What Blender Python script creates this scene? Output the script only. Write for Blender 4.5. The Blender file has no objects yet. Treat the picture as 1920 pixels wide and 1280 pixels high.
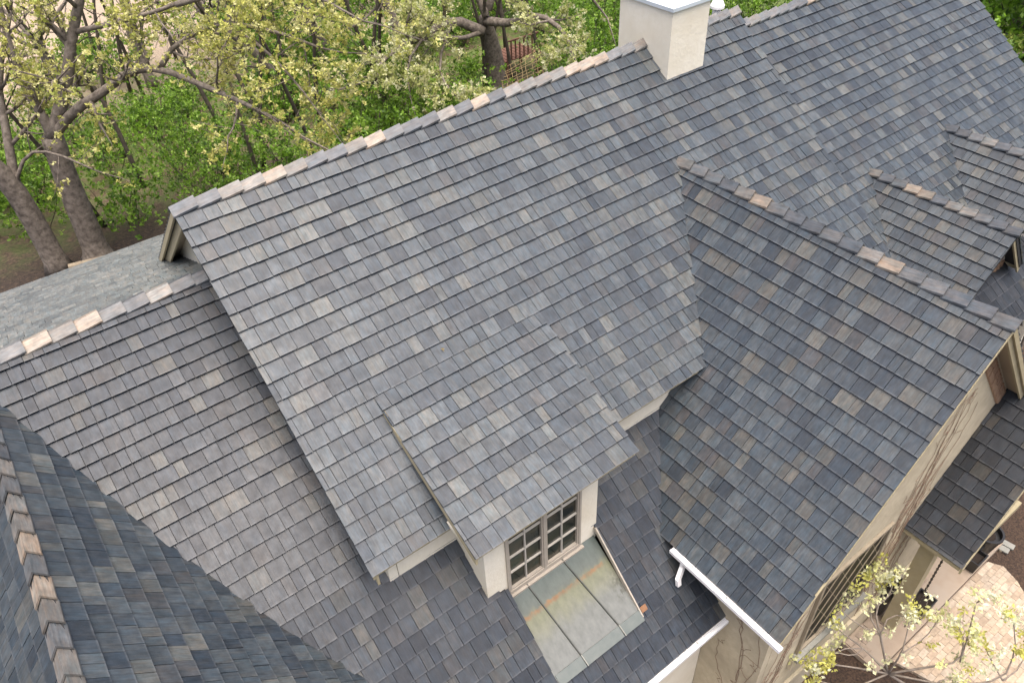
import bpy, math, random
from mathutils import Vector, Matrix
from mathutils.bvhtree import BVHTree

S = bpy.context.scene
COL = S.collection
Z0 = 8.7                                   # height of the main ridge above the ground
V3 = lambda x, y, z: Vector((x, y, z + Z0))   # points are given from the main ridge's left end

# ------------------------------------------------------------------ camera
RC = ((0.7972, -0.6023, -0.0425), (0.4221, 0.5056, 0.7524), (-0.4317, -0.6177, 0.6573))
CAMP = V3(-1.3733, -8.7862, 4.5734)
cam = bpy.data.objects.new('camera', bpy.data.cameras.new('camera'))
COL.objects.link(cam)
m3 = Matrix(RC).transposed()
cam.matrix_world = Matrix.Translation(CAMP) @ m3.to_4x4()
cam.data.sensor_width = 36
cam.data.lens = 36 * 1450 / 1920
cam.data.clip_start = 0.1
cam.data.clip_end = 600
S.camera = cam

def at(u, v, d):                            # photo pixel at a camera depth -> world point
    return CAMP + m3 @ (Vector(((u - 960) / 1450, (640 - v) / 1450, -1)) * d)

def pix(p):
    c = m3.transposed() @ (p - CAMP)
    return 960 - 1450 * c.x / c.z, 640 + 1450 * c.y / c.z, -c.z

# ------------------------------------------------------------------ light
world = bpy.data.worlds.new('World'); S.world = world; world.use_nodes = True
wn = world.node_tree; bg = wn.nodes['Background']
sky = wn.nodes.new('ShaderNodeTexSky'); sky.sky_type = 'NISHITA'; sky.sun_disc = False
SUN_EL, SUN_AZ = math.radians(80), math.radians(190)     # azimuth clockwise from +Y
sky.sun_elevation = SUN_EL; sky.sun_rotation = SUN_AZ
sky.air_density = 0.7; sky.dust_density = 8.0; sky.ozone_density = 0.6
wn.links.new(sky.outputs[0], bg.inputs[0]); bg.inputs[1].default_value = 0.15
sun = bpy.data.objects.new('sun', bpy.data.lights.new('sun', 'SUN')); COL.objects.link(sun)
sun.data.energy = 1.0; sun.data.angle = math.radians(72); sun.data.color = (1, 0.985, 0.965)
sd = Vector((math.sin(SUN_AZ) * math.cos(SUN_EL), math.cos(SUN_AZ) * math.cos(SUN_EL), math.sin(SUN_EL)))
sun.rotation_euler = sd.to_track_quat('Z', 'Y').to_euler(); sun.location = (0, 0, 40)
S.view_settings.view_transform = 'Standard'; S.view_settings.look = 'None'
S.view_settings.exposure = 1.15; S.view_settings.gamma = 1; S.view_settings.use_curve_mapping = False
S.render.engine = 'CYCLES'

# ------------------------------------------------------------------ materials
class NT:
    def __init__(s, name):
        s.m = bpy.data.materials.new(name); s.m.use_nodes = True
        s.t = s.m.node_tree; s.b = s.t.nodes['Principled BSDF']
    def n(s, typ, **kw):
        x = s.t.nodes.new(typ)
        for k, v in kw.items():
            if k.startswith('i_'): x.inputs[k[2:].replace('_', ' ')].default_value = v
            else: setattr(x, k, v)
        return x
    def l(s, a, b): s.t.links.new(a, b)
    def coord(s, out='Object', scale=(1, 1, 1)):
        c = s.n('ShaderNodeTexCoord'); mp = s.n('ShaderNodeMapping'); mp.inputs['Scale'].default_value = scale
        s.l(c.outputs[out], mp.inputs[0]); return mp.outputs[0]
    def noise(s, vec, scale, detail=4, rough=0.6):
        x = s.n('ShaderNodeTexNoise'); x.inputs['Scale'].default_value = scale
        x.inputs['Detail'].default_value = detail; x.inputs['Roughness'].default_value = rough
        s.l(vec, x.inputs['Vector']); return x.outputs[0]
    def ramp(s, fac, stops):
        r = s.n('ShaderNodeValToRGB'); e = r.color_ramp.elements
        while len(e) < len(stops): e.new(0.5)
        for a, (p, c) in zip(e, stops):
            a.position = p; a.color = (c if hasattr(c, '__len__') else (c, c, c)) [:3] + (1,) if hasattr(c, '__len__') else (c, c, c, 1)
        s.l(fac, r.inputs[0]); return r.outputs[0]
    def mix(s, fac, a, b, mode='MIX'):
        x = s.n('ShaderNodeMix', data_type='RGBA', blend_type=mode)
        for sock, val in ((0, fac), (6, a), (7, b)):
            if isinstance(val, (int, float)): x.inputs[sock].default_value = val
            elif isinstance(val, tuple): x.inputs[sock].default_value = val + (1,) if len(val) == 3 else val
            else: s.l(val, x.inputs[sock])
        return x.outputs[2]
    def bump(s, h, strength=0.3, dist=0.01):
        x = s.n('ShaderNodeBump'); x.inputs['Strength'].default_value = strength; x.inputs['Distance'].default_value = dist
        s.l(h, x.inputs['Height']); s.l(x.outputs[0], s.b.inputs['Normal'])
    def base(s, c):
        if isinstance(c, tuple): s.b.inputs['Base Color'].default_value = c + (1,)
        else: s.l(c, s.b.inputs['Base Color'])
    def rough(s, v): s.b.inputs['Roughness'].default_value = v

def mat_tile(name, gain=1.0, rough=0.43, spec=0.38):
    k = NT(name)
    a = k.n('ShaderNodeAttribute', attribute_name='tint')
    uv = k.n('ShaderNodeUVMap', uv_map='uv')
    def scaled(x, y):
        mp = k.n('ShaderNodeMapping'); mp.inputs['Scale'].default_value = (x, y, 1); k.l(uv.outputs[0], mp.inputs[0]); return mp.outputs[0]
    st = k.noise(scaled(46, 5), 1.0, 3, 0.7)
    bl = k.noise(scaled(9, 7), 1.0, 4, 0.6)
    hu = k.noise(scaled(16, 4), 1.0, 4, 0.65)
    sp = k.noise(scaled(120, 60), 1.0, 2, 0.5)
    c = k.mix(1.0, k.mix(1.0, a.outputs[0], (0.93, 1.0, 1.02), 'MULTIPLY') if name == 'slate_tile' else a.outputs[0], k.ramp(st, [(0.28, 0.70 * gain), (0.72, 1.34 * gain)]), 'MULTIPLY')
    c = k.mix(1.0, c, k.ramp(bl, [(0.28, 0.72), (0.72, 1.30)]), 'MULTIPLY')
    c = k.mix(1.0, c, k.ramp(hu, [(0.30, (0.84, 0.98, 1.05)), (0.5, (1, 1, 1)), (0.68, (1.24, 1.10, 0.98))]), 'MULTIPLY')
    c = k.mix(k.ramp(sp, [(0.62, 0.0), (0.8, 0.25)]), c, (0.16, 0.16, 0.16))
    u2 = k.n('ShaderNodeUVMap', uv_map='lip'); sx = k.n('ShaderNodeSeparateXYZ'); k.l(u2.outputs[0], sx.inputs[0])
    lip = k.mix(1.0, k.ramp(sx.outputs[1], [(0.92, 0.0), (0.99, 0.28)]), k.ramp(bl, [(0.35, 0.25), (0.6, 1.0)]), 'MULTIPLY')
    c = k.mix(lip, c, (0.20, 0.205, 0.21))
    k.base(c)
    k.l(k.ramp(bl, [(0.3, rough + 0.06), (0.7, rough - 0.05)]), k.b.inputs['Roughness'])
    k.b.inputs['Specular IOR Level'].default_value = spec
    k.bump(st, 0.25, 0.004)
    return k.m

def mat_noise(name, c1, c2, scale, rough=0.8, bump=0.2, detail=6, c3=None, s3=0.6, bd=0.01):
    k = NT(name); v = k.coord()
    f = k.noise(v, scale, detail, 0.65)
    c = k.ramp(f, [(0.3, c1), (0.7, c2)])
    if c3: c = k.mix(k.ramp(k.noise(v, s3, 3), [(0.45, 0.0), (0.65, 1.0)]), c, c3)
    k.base(c); k.rough(rough)
    if bump: k.bump(f, bump, bd)
    return k.m

def mat_leaf(name, trans=0.35, rough=0.5):
    k = NT(name)
    a = k.n('ShaderNodeAttribute', attribute_name='tint')
    k.base(a.outputs[0]); k.rough(rough)
    tr = k.n('ShaderNodeBsdfTranslucent'); k.l(a.outputs[0], tr.inputs[0])
    mx = k.n('ShaderNodeMixShader'); mx.inputs[0].default_value = trans
    k.l(k.b.outputs[0], mx.inputs[1]); k.l(tr.outputs[0], mx.inputs[2])
    k.l(mx.outputs[0], k.t.nodes['Material Output'].inputs[0])
    return k.m

M = {}
M['tile'] = mat_tile('slate_tile')
M['cap'] = mat_tile('ridge_tile', 1.0, 0.5, 0.5)
M['deck'] = mat_noise('roof_underlay', (0.02, 0.02, 0.022), (0.03, 0.03, 0.03), 8, 0.9, 0)
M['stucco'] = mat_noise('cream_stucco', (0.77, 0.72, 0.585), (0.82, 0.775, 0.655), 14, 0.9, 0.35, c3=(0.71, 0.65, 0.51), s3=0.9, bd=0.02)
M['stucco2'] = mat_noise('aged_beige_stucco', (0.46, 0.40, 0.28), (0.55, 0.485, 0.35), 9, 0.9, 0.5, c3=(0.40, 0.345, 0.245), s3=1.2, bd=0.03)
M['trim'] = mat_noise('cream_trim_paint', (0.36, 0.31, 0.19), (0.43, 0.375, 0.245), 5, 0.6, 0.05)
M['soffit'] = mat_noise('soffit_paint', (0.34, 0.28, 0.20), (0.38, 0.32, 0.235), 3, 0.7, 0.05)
M['white'] = mat_noise('white_gutter_paint', (0.80, 0.80, 0.80), (0.86, 0.86, 0.86), 6, 0.35, 0)
M['frame'] = mat_noise('window_frame_paint', (0.34, 0.305, 0.25), (0.41, 0.365, 0.305), 9, 0.55, 0.05)
M['muntin'] = mat_noise('muntin_paint', (0.44, 0.415, 0.36), (0.50, 0.47, 0.41), 9, 0.5, 0)
M['brick'] = mat_noise('brown_brick', (0.22, 0.13, 0.08), (0.36, 0.24, 0.15), 12, 0.9, 0.3)
M['black'] = mat_noise('black_resin', (0.012, 0.012, 0.013), (0.02, 0.02, 0.02), 10, 0.4, 0)
M['soil'] = mat_noise('potting_soil', (0.012, 0.009, 0.007), (0.03, 0.02, 0.015), 30, 0.95, 0.4)
M['bark'] = mat_noise('oak_bark', (0.055, 0.044, 0.034), (0.24, 0.205, 0.17), 7, 0.95, 0.8, detail=8, bd=0.04)
M['twig'] = mat_noise('young_bark', (0.17, 0.14, 0.115), (0.30, 0.26, 0.215), 20, 0.9, 0.2)
M['thin'] = mat_noise('sapling_bark', (0.035, 0.028, 0.02), (0.09, 0.075, 0.055), 9, 0.95, 0.3)
M['leaf'] = mat_leaf('young_leaf', 0.42)
M['vine'] = mat_noise('dry_vine', (0.16, 0.10, 0.07), (0.28, 0.20, 0.14), 20, 0.9, 0.1)
M['rope'] = mat_noise('tan_rope', (0.35, 0.26, 0.13), (0.45, 0.34, 0.18), 20, 0.9, 0.1)
M['redwood'] = mat_noise('red_brown_wood', (0.10, 0.045, 0.03), (0.17, 0.08, 0.05), 6, 0.8, 0.2)
M['log'] = mat_noise('weathered_log', (0.20, 0.16, 0.11), (0.33, 0.28, 0.20), 5, 0.9, 0.3)
M['slab'] = mat_noise('porch_stone', (0.28, 0.22, 0.165), (0.36, 0.29, 0.22), 3, 0.85, 0.2, c3=(0.32, 0.27, 0.215), s3=1.5)
M['chaincol'] = mat_noise('dark_bronze', (0.03, 0.025, 0.02), (0.06, 0.045, 0.035), 10, 0.5, 0)
M['plate'] = mat_noise('pale_plate', (0.20, 0.20, 0.175), (0.27, 0.27, 0.24), 9, 0.6, 0)
M['capmetal'] = mat_noise('galvanised_cap', (0.50, 0.56, 0.60), (0.60, 0.66, 0.70), 4, 0.45, 0)
M['paver'] = None
k = NT('clay_paver'); a = k.n('ShaderNodeAttribute', attribute_name='tint'); v = k.coord()
k.base(k.mix(1.0, a.outputs[0], k.ramp(k.noise(v, 18, 5), [(0.3, 0.75), (0.7, 1.2)]), 'MULTIPLY')); k.rough(0.85); k.bump(k.noise(v, 40, 3), 0.2, 0.005); M['paver'] = k.m
k = NT('window_glass'); v = k.coord()
k.base(k.ramp(k.noise(v, 2.2, 2), [(0.42, (0.012, 0.016, 0.014)), (0.58, (0.05, 0.045, 0.03)), (0.7, (0.02, 0.035, 0.03))])); k.rough(0.12)
k.b.inputs['Specular IOR Level'].default_value = 0.35; M['glass'] = k.m
# copper / zinc pan under the dormer window: green grey patina with a rust line
k = NT('patina_metal'); uv = k.n('ShaderNodeUVMap', uv_map='uv'); sx = k.n('ShaderNodeSeparateXYZ'); k.l(uv.outputs[0], sx.inputs[0])
mp = k.n('ShaderNodeMapping'); mp.inputs['Scale'].default_value = (7, 3, 1); k.l(uv.outputs[0], mp.inputs[0])
nz = k.noise(mp.outputs[0], 1.0, 5)
ad = k.n('ShaderNodeMath', operation='MULTIPLY_ADD'); k.l(nz, ad.inputs[0]); ad.inputs[1].default_value = 0.22; ad.inputs[2].default_value = -0.11
sm = k.n('ShaderNodeMath', operation='ADD'); k.l(sx.outputs[1], sm.inputs[0]); k.l(ad.outputs[0], sm.inputs[1])
c = k.ramp(sm.outputs[0], [(0.0, (0.065, 0.085, 0.075)), (0.24, (0.085, 0.10, 0.085)), (0.33, (0.135, 0.142, 0.085)), (0.46, (0.145, 0.150, 0.108)), (0.60, (0.135, 0.143, 0.130)), (1.0, (0.140, 0.148, 0.140))])
ad2 = k.n('ShaderNodeMath', operation='MULTIPLY_ADD'); k.l(k.noise(mp.outputs[0], 4.0, 4), ad2.inputs[0]); ad2.inputs[1].default_value = 0.06; ad2.inputs[2].default_value = -0.03
s2 = k.n('ShaderNodeMath', operation='ADD'); k.l(sx.outputs[1], s2.inputs[0]); k.l(ad2.outputs[0], s2.inputs[1])
rl = k.ramp(s2.outputs[0], [(0.265, 0.0), (0.283, 0.9), (0.30, 0.9), (0.33, 0.0)])
ux = k.ramp(sx.outputs[0], [(0.0, 1.0), (0.90, 1.0), (0.93, 0.0)])
c = k.mix(k.mix(1.0, k.mix(1.0, rl, ux, 'MULTIPLY'), k.ramp(k.noise(mp.outputs[0], 2.6, 5), [(0.38, 0.25), (0.6, 1.0)]), 'MULTIPLY'), c, (0.21, 0.105, 0.04))
c = k.mix(1.0, c, k.ramp(k.noise(mp.outputs[0], 3.0, 6), [(0.3, 0.8), (0.7, 1.15)]), 'MULTIPLY')
# mossy dark stain at the right edge
mr = k.ramp(sx.outputs[0], [(0.84, 0.0), (0.93, 0.7)])
my = k.ramp(sx.outputs[1], [(0.35, 0.0), (0.5, 1.0), (0.68, 1.0), (0.75, 0.0)])
mn = k.ramp(k.noise(mp.outputs[0], 3.5, 4), [(0.45, 0.0), (0.58, 1.0)])
c = k.mix(k.mix(1.0, k.mix(1.0, mr, my, 'MULTIPLY'), mn, 'MULTIPLY'), c, (0.05, 0.05, 0.035))
k.base(c); k.rough(0.5); k.b.inputs['Metallic'].default_value = 0.0; k.b.inputs['Specular IOR Level'].default_value = 0.6; M['pan'] = k.m
M['oldframe'] = mat_noise('aged_window_frame', (0.24, 0.20, 0.14), (0.31, 0.265, 0.195), 9, 0.7, 0.1)
k = NT('leaded_glass'); k.base((0.010, 0.010, 0.009)); k.rough(0.35); k.b.inputs['Specular IOR Level'].default_value = 0.05; M['glass2'] = k.m
M['seam'] = mat_noise('dark_seam', (0.05, 0.055, 0.05), (0.08, 0.08, 0.07), 8, 0.6, 0)
M['hem'] = mat_noise('zinc_hem', (0.085, 0.105, 0.10), (0.125, 0.14, 0.13), 6, 0.5, 0)
M['copper'] = mat_noise('bare_copper', (0.19, 0.095, 0.045), (0.26, 0.14, 0.075), 20, 0.5, 0)
# ground
k = NT('woodland_floor'); v = k.coord()
n1 = k.noise(v, 1.6, 8, 0.75); n2 = k.noise(v, 0.22, 4); n3 = k.noise(v, 9, 5, 0.7)
c = k.ramp(n3, [(0.3, (0.045, 0.03, 0.02)), (0.5, (0.12, 0.08, 0.05)), (0.7, (0.26, 0.19, 0.12))])
c = k.mix(k.ramp(n1, [(0.42, 0.0), (0.56, 0.8)]), c, (0.09, 0.155, 0.025))
sy = k.n('ShaderNodeSeparateXYZ'); k.l(v, sy.inputs[0])
mr = k.n('ShaderNodeMapRange'); k.l(sy.outputs[1], mr.inputs[0]); mr.inputs[1].default_value = 15.5; mr.inputs[2].default_value = 20.0
dark = k.ramp(n3, [(0.35, (0.012, 0.009, 0.007)), (0.6, (0.05, 0.033, 0.022)), (0.75, (0.13, 0.09, 0.06))])
c = k.mix(mr.outputs[0], dark, c)
mr2 = k.n('ShaderNodeMapRange'); k.l(sy.outputs[1], mr2.inputs[0]); mr2.inputs[1].default_value = 25.0; mr2.inputs[2].default_value = 31.0
c = k.mix(mr2.outputs[0], c, k.ramp(n3, [(0.3, (0.26, 0.20, 0.14)), (0.7, (0.40, 0.32, 0.24))]))
sxm = k.n('ShaderNodeMapRange'); k.l(sy.outputs[0], sxm.inputs[0]); sxm.inputs[1].default_value = 20.0; sxm.inputs[2].default_value = 26.0
c = k.mix(sxm.outputs[0], c, k.ramp(n3, [(0.3, (0.05, 0.10, 0.015)), (0.7, (0.16, 0.20, 0.05))]))
k.base(c); k.rough(0.95); k.bump(n3, 0.6, 0.08); M['ground'] = k.m
M['mulch'] = mat_noise('dark_mulch', (0.012, 0.008, 0.006), (0.10, 0.062, 0.04), 26, 0.95, 0.9, detail=8, bd=0.05)

# ------------------------------------------------------------------ object helpers
def link(o, parent=None, kind=None, label=None, cat=None, group=None):
    COL.objects.link(o)
    if parent is not None:
        o.parent = parent
        o.location = Vector((0, 0, 0)) if parent.get('_orig') is None else o.location
    if kind: o['kind'] = kind
    if label: o['label'] = label
    if cat: o['category'] = cat
    if group: o['group'] = group
    return o

def thing(name, loc, label, cat, group=None):
    o = bpy.data.objects.new(name, None); o.empty_display_size = 0.2
    COL.objects.link(o); o.location = loc
    o['label'] = label; o['category'] = cat
    if group: o['group'] = group
    return o

def root_loc(p):
    q = p
    while q.parent is not None: q = q.parent
    return q.location

class MB:
    """collects world-space polygons, optional tint per face and uv per corner"""
    def __init__(s): s.v = []; s.f = []; s.t = []; s.uv = []; s.mi = []; s.lip = []
    def add(s, verts, faces, tint=None, uvs=None, mi=0, lip=None):
        o = len(s.v); s.v += [tuple(p) for p in verts]
        for f in faces:
            s.f.append([i + o for i in f]); s.t.append(tint or (0.5, 0.5, 0.5)); s.mi.append(mi)
            s.uv += [(uvs[i] if uvs else (0, 0)) for i in f]
            if lip: s.lip += [(0, lip[i] if f is faces[0] else 0.2) for i in f]
    def box(s, c, sx, sy, sz, mi=0, tint=None, rz=0):
        R = Matrix.Rotation(rz, 3, 'Z')
        vs = [c + R @ Vector((a * sx / 2, b * sy / 2, d * sz / 2)) for d in (-1, 1) for a, b in ((-1, -1), (1, -1), (1, 1), (-1, 1))]
        s.add(vs, [(3, 2, 1, 0), (4, 5, 6, 7), (0, 1, 5, 4), (1, 2, 6, 5), (2, 3, 7, 6), (3, 0, 4, 7)], tint, None, mi)
    def box2(s, a, b, mi=0, tint=None):
        a, b = Vector(a), Vector(b)
        s.box((a + b) / 2, abs(b.x - a.x), abs(b.y - a.y), abs(b.z - a.z), mi, tint)
    def prism(s, poly, off, mi=0, tint=None):
        n = len(poly); off = Vector(off)
        s.add(list(poly) + [p + off for p in poly], [tuple(range(n)), tuple(range(2 * n - 1, n - 1, -1))] + [(i + n, (i + 1) % n + n, (i + 1) % n, i) for i in range(n)], tint, None, mi)
    def bar(s, a, b, w, h, up=Vector((0, 0, 1)), mi=0, tint=None):
        d = (b - a).normalized(); x = d.cross(up).normalized(); y = x.cross(d)
        vs = []
        for p in (a, b):
            for sx, sy in ((-1, -1), (1, -1), (1, 1), (-1, 1)): vs.append(p + x * sx * w / 2 + y * sy * h / 2)
        s.add(vs, [(3, 2, 1, 0), (4, 5, 6, 7), (0, 1, 5, 4), (1, 2, 6, 5), (2, 3, 7, 6), (3, 0, 4, 7)], tint, None, mi)
    def tube(s, pts, rad, n=6, mi=0, tint=None, cap=True):
        o = len(s.v); prev = None
        for i, p in enumerate(pts):
            d = (pts[min(i + 1, len(pts) - 1)] - pts[max(i - 1, 0)])
            if d.length < 1e-6: d = Vector((0, 0, 1))
            d.normalize()
            x = prev - d * prev.dot(d) if prev is not None else d.orthogonal()
            if x.length < 1e-5: x = d.orthogonal()
            x.normalize(); prev = x; y = d.cross(x)
            for j in range(n):
                a = 2 * math.pi * j / n
                s.v.append(tuple(p + (x * math.cos(a) + y * math.sin(a)) * rad[i]))
        def ff(f):
            s.f.append(f); s.t.append(tint or (0.5, 0.5, 0.5)); s.mi.append(mi); s.uv.extend([(0, 0)] * len(f))
        for i in range(len(pts) - 1):
            for j in range(n):
                ff([o + i * n + j, o + i * n + (j + 1) % n, o + (i + 1) * n + (j + 1) % n, o + (i + 1) * n + j])
        if cap:
            ff([o + j for j in range(n)][::-1]); ff([o + (len(pts) - 1) * n + j for j in range(n)])
    def mesh(s, name, mats, origin, smooth=False):
        me = bpy.data.meshes.new(name)
        me.from_pydata([(x - origin[0], y - origin[1], z - origin[2]) for x, y, z in s.v], [], s.f)
        for m in (mats if isinstance(mats, (list, tuple)) else [mats]): me.materials.append(m)
        if any(s.mi): me.polygons.foreach_set('material_index', s.mi)
        u = me.uv_layers.new(name='uv'); flat = [c for q in s.uv for c in q]; u.data.foreach_set('uv', flat)
        if s.lip: me.uv_layers.new(name='lip').data.foreach_set('uv', [c for q in s.lip for c in q])
        ca = me.attributes.new('tint', 'FLOAT_COLOR', 'FACE')
        ca.data.foreach_set('color', [c for t in s.t for c in (t[0], t[1], t[2], 1.0)])
        if smooth: me.polygons.foreach_set('use_smooth', [True] * len(s.f))
        me.update(); return me
    def build(s, name, mats, parent=None, smooth=False, loc=None, **kw):
        org = root_loc(parent) if parent is not None else (loc if loc is not None else Vector((0, 0, 0)))
        o = bpy.data.objects.new(name, s.mesh(name, mats, org, smooth))
        COL.objects.link(o)
        if parent is not None: o.parent = parent
        else: o.location = org
        for kk, vv in kw.items(): o[{'cat': 'category'}.get(kk, kk)] = vv
        return o

# ------------------------------------------------------------------ the setting: ground
random.seed(11)
g = MB(); g.add([Vector((-160, -160, 0)), Vector((260, -160, 0)), Vector((260, 260, 0)), Vector((-160, 260, 0))], [(0, 1, 2, 3)])
g.build('ground', M['ground'], kind='structure')
def patch(name, pts, z, mat):
    b = MB(); b.add([Vector((x, y, z)) for x, y in pts], [tuple(range(len(pts)))]); return b.build(name, mat, kind='structure')
patch('mulch_bed', [(-4, -5.6), (-4, -16), (22, -16), (22, -3), (11.5, -3), (4.6, -3), (4.6, -5.6)], 0.012, M['mulch'])

# ------------------------------------------------------------------ the house
house = thing('house', Vector((3.0, -2.0, 0)), 'large cream stucco house with many steep slate grey tiled roofs and a stucco chimney', 'house')

DEG = math.radians
TA = math.tan(DEG(38.1))
TB1, TB2 = 0.571, math.tan(DEG(44.1))
TC = math.tan(DEG(48.4)); TE = math.tan(DEG(54)); TF = 0.523; TP = math.tan(DEG(52)); TH = math.tan(DEG(49))
zA = lambda x, y: -0.04 - TA * abs(y)
zB = lambda x, y: -1.2 - 0.43 * (y - 0.3) if y > 0.3 else -1.2 - TB1 * (0.3 - y) if y > -2.3 else -2.685 + 0.763 * (y + 2.3) if y > -3.4 else -3.524 + TB2 * (y + 3.4)
zC = lambda x, y: -1.246 - TC * abs(x - 7.0)
zE = lambda x, y: -1.31 - TE * abs(x + 2.655)
zF = lambda x, y: -1.915 + TF * (y + 2.408)

# palette: base colours of the moulded slate tiles; darker sets have shade mixed in
PAL = [((0.038, 0.045, 0.054), 30), ((0.047, 0.054, 0.062), 34), ((0.060, 0.066, 0.072), 22), ((0.030, 0.036, 0.045), 12),
       ((0.068, 0.070, 0.070), 10), ((0.086, 0.086, 0.083), 7), ((0.050, 0.051, 0.055), 7)]
PALC = [(tuple(q * 0.94 for q in c), w) for c, w in PAL[:4]] + [((0.064, 0.061, 0.057), 11), ((0.080, 0.075, 0.068), 7), ((0.047, 0.045, 0.047), 9)]
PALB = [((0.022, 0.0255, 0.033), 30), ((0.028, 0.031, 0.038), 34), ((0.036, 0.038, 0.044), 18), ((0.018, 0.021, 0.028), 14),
       ((0.045, 0.044, 0.044), 10), ((0.056, 0.053, 0.050), 6), ((0.033, 0.032, 0.035), 10)]  # same slate, with the lower wing slope's dimmer light put into the colour
PALM = [(tuple(0.22 * p + 0.78 * q for p, q in zip(a, b)), w) for (a, w), (b, _) in zip(PAL, PALB)]  # wing and bend slopes: main tiles blended towards that painted shade
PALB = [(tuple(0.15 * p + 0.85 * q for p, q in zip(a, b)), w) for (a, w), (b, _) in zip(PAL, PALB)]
PALD = [((0.020, 0.022, 0.026), 40), ((0.028, 0.029, 0.033), 35), ((0.042, 0.037, 0.032), 12), ((0.016, 0.017, 0.020), 20)]  # porch tiles: shade beside the gable wall painted in; also on the skirt roof
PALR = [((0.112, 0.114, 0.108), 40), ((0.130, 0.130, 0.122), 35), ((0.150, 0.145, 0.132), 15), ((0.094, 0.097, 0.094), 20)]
def pick(pal, r):
    t = r.random() * sum(w for _, w in pal)
    for c, w in pal:
        t -= w
        if t <= 0: break
    f = r.uniform(0.86, 1.16); return (c[0] * f, c[1] * f, c[2] * f)

def clip(poly, hp):
    a, b, c = hp; out = []
    for i in range(len(poly)):
        p, q = poly[i], poly[(i + 1) % len(poly)]
        dp, dq = a * p[0] + b * p[1] - c, a * q[0] + b * q[1] - c
        if dp <= 0: out.append(p)
        if (dp < 0 < dq) or (dq < 0 < dp):
            t = dp / (dp - dq); out.append((p[0] + (q[0] - p[0]) * t, p[1] + (q[1] - p[1]) * t))
    return out

TILES = []       # every slate: verts, faces, uvs, tint, roof part
def roof(name, label, O, U, V, u0, u1, L, exposure, first, regions=None, skip=None, seed=1, pal=PAL, deck=None, wmul=1.0, deckthick=0.06):
    """one tiled slope: O ridge point, U along the courses, V down the slope"""
    r = random.Random(seed); U = U.normalized(); V = V.normalized(); N = U.cross(V)
    if N.z < 0: N = -N
    part = MB()
    dp = deck or [(u0, 0.0), (u1, 0.0), (u1, L), (u0, L)]
    poly = [O + U * (a + (0.012 if a <= u0 else -0.012 if a >= u1 else 0)) + V * (b - (0.012 if b >= L else 0)) - N * 0.028 for a, b in dp]
    part.prism(poly, -N * deckthick)
    part = part.build(name, M['deck'], house, label=label)
    edges = [0.0]; x = first
    while x < L - 0.06: edges.append(x); x += exposure
    edges.append(L)
    for i in range(len(edges) - 1):
        va, vb = edges[i], edges[i + 1]; u = u0 - r.uniform(0, 0.2)
        while u < u1:
            w = r.choice((0.115, 0.115, 0.15, 0.15, 0.185, 0.185, 0.228, 0.228, 0.228)) * wmul
            ua, ub = max(u, u0), min(u + w, u1); u += w
            if ub - ua < 0.02: continue
            jb = r.uniform(-0.003, 0.003); lift = r.uniform(0, 0.004)
            base = [(ua + 0.003, va - 0.02), (ub - 0.003, va - 0.02), (ub - 0.003, vb + jb), (ua + 0.003, vb + jb)]
            tint = pick(pal, r); du, dv = r.uniform(0, 50), r.uniform(0, 50)
            tw = r.uniform(-0.0025, 0.0025)
            for reg in (regions or [None]):
                p = base
                for hp in (reg or []):
                    p = clip(p, hp)
                    if len(p) < 3: break
                if len(p) < 3: continue
                cu = sum(q[0] for q in p) / len(p); cv = sum(q[1] for q in p) / len(p)
                c = O + U * cu + V * cv
                if skip and skip(c.x, c.y, c.z - Z0): continue
                ln = vb - va + 0.02
                h = lambda q: -0.018 + 0.034 * (q[1] - va + 0.02) / ln + lift + tw * (1 if q[0] > (ua + ub) / 2 else -1)
                top = [O + U * q[0] + V * q[1] + N * h(q) for q in p]; n = len(p)
                bot = [O + U * q[0] + V * (q[1] - (0.014 if q[1] > vb - 0.03 else 0)) - N * 0.024 for q in p]
                uvs = [(q[0] - ua + du, q[1] - va + dv) for q in p] * 2
                fs = [tuple(range(n))] + [(k_, k_ + n, (k_ + 1) % n + n, (k_ + 1) % n) for k_ in range(n)]
                if (top[1] - top[0]).cross(top[2] - top[1]).dot(N) < 0: fs = [f[::-1] for f in fs]
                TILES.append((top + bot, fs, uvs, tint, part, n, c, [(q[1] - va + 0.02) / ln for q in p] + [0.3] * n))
    return part

X, Y = Vector((1, 0, 0)), Vector((0, 1, 0))
def down(dx, dy, t): return Vector((dx, dy, -t)).normalized()
LA = 3.83 / math.cos(DEG(38.1))
# main slope
def skA(x, y, z):
    if 1.25 < x < 3.3 and y < -2.75: return True
    if abs(x - 7.0) < 1.5 and z < zC(x, y) - 0.35 and y < -1.9: return True
    return 7.75 < x < 8.36 and y > -0.48
main_roof = roof('main_roof', 'broad grey slate slope running from the main ridge to the eave', V3(0, 0, -0.04), X, down(0, -1, TA), 0, 9.87, LA, 0.2304, 0.305, None, skA, 1)
rear_roof = roof('rear_roof', 'slope on the far side of the main ridge', V3(0, 0, -0.04), X, down(0, 1, TA), 0, 9.87, LA, 0.2304, 0.305, None, None, 2, wmul=1.6)
# right section, a little lower, finer courses
zA2 = lambda x, y: -0.31 - math.tan(DEG(37.6)) * abs(y)
T2 = math.tan(DEG(37.6))
far_roof = roof('far_roof', 'far end of the front slope, one step lower than the main roof', V3(0, 0, -0.31), X, down(0, -1, T2), 9.80, 16.48, 6.2, 0.205, 0.10, None,
     lambda x, y, z: (x < 11.7 and y < -4.6) or (z < -1.246 - TC * abs(x - 7.0) - 0.3), 3)
far_rear_roof = roof('far_rear_roof', 'slope on the far side of the stepped down ridge', V3(0, 0, -0.31), X, down(0, 1, T2), 9.80, 16.48, 4.9, 0.205, 0.10, None, None, 4, wmul=1.6)
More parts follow.
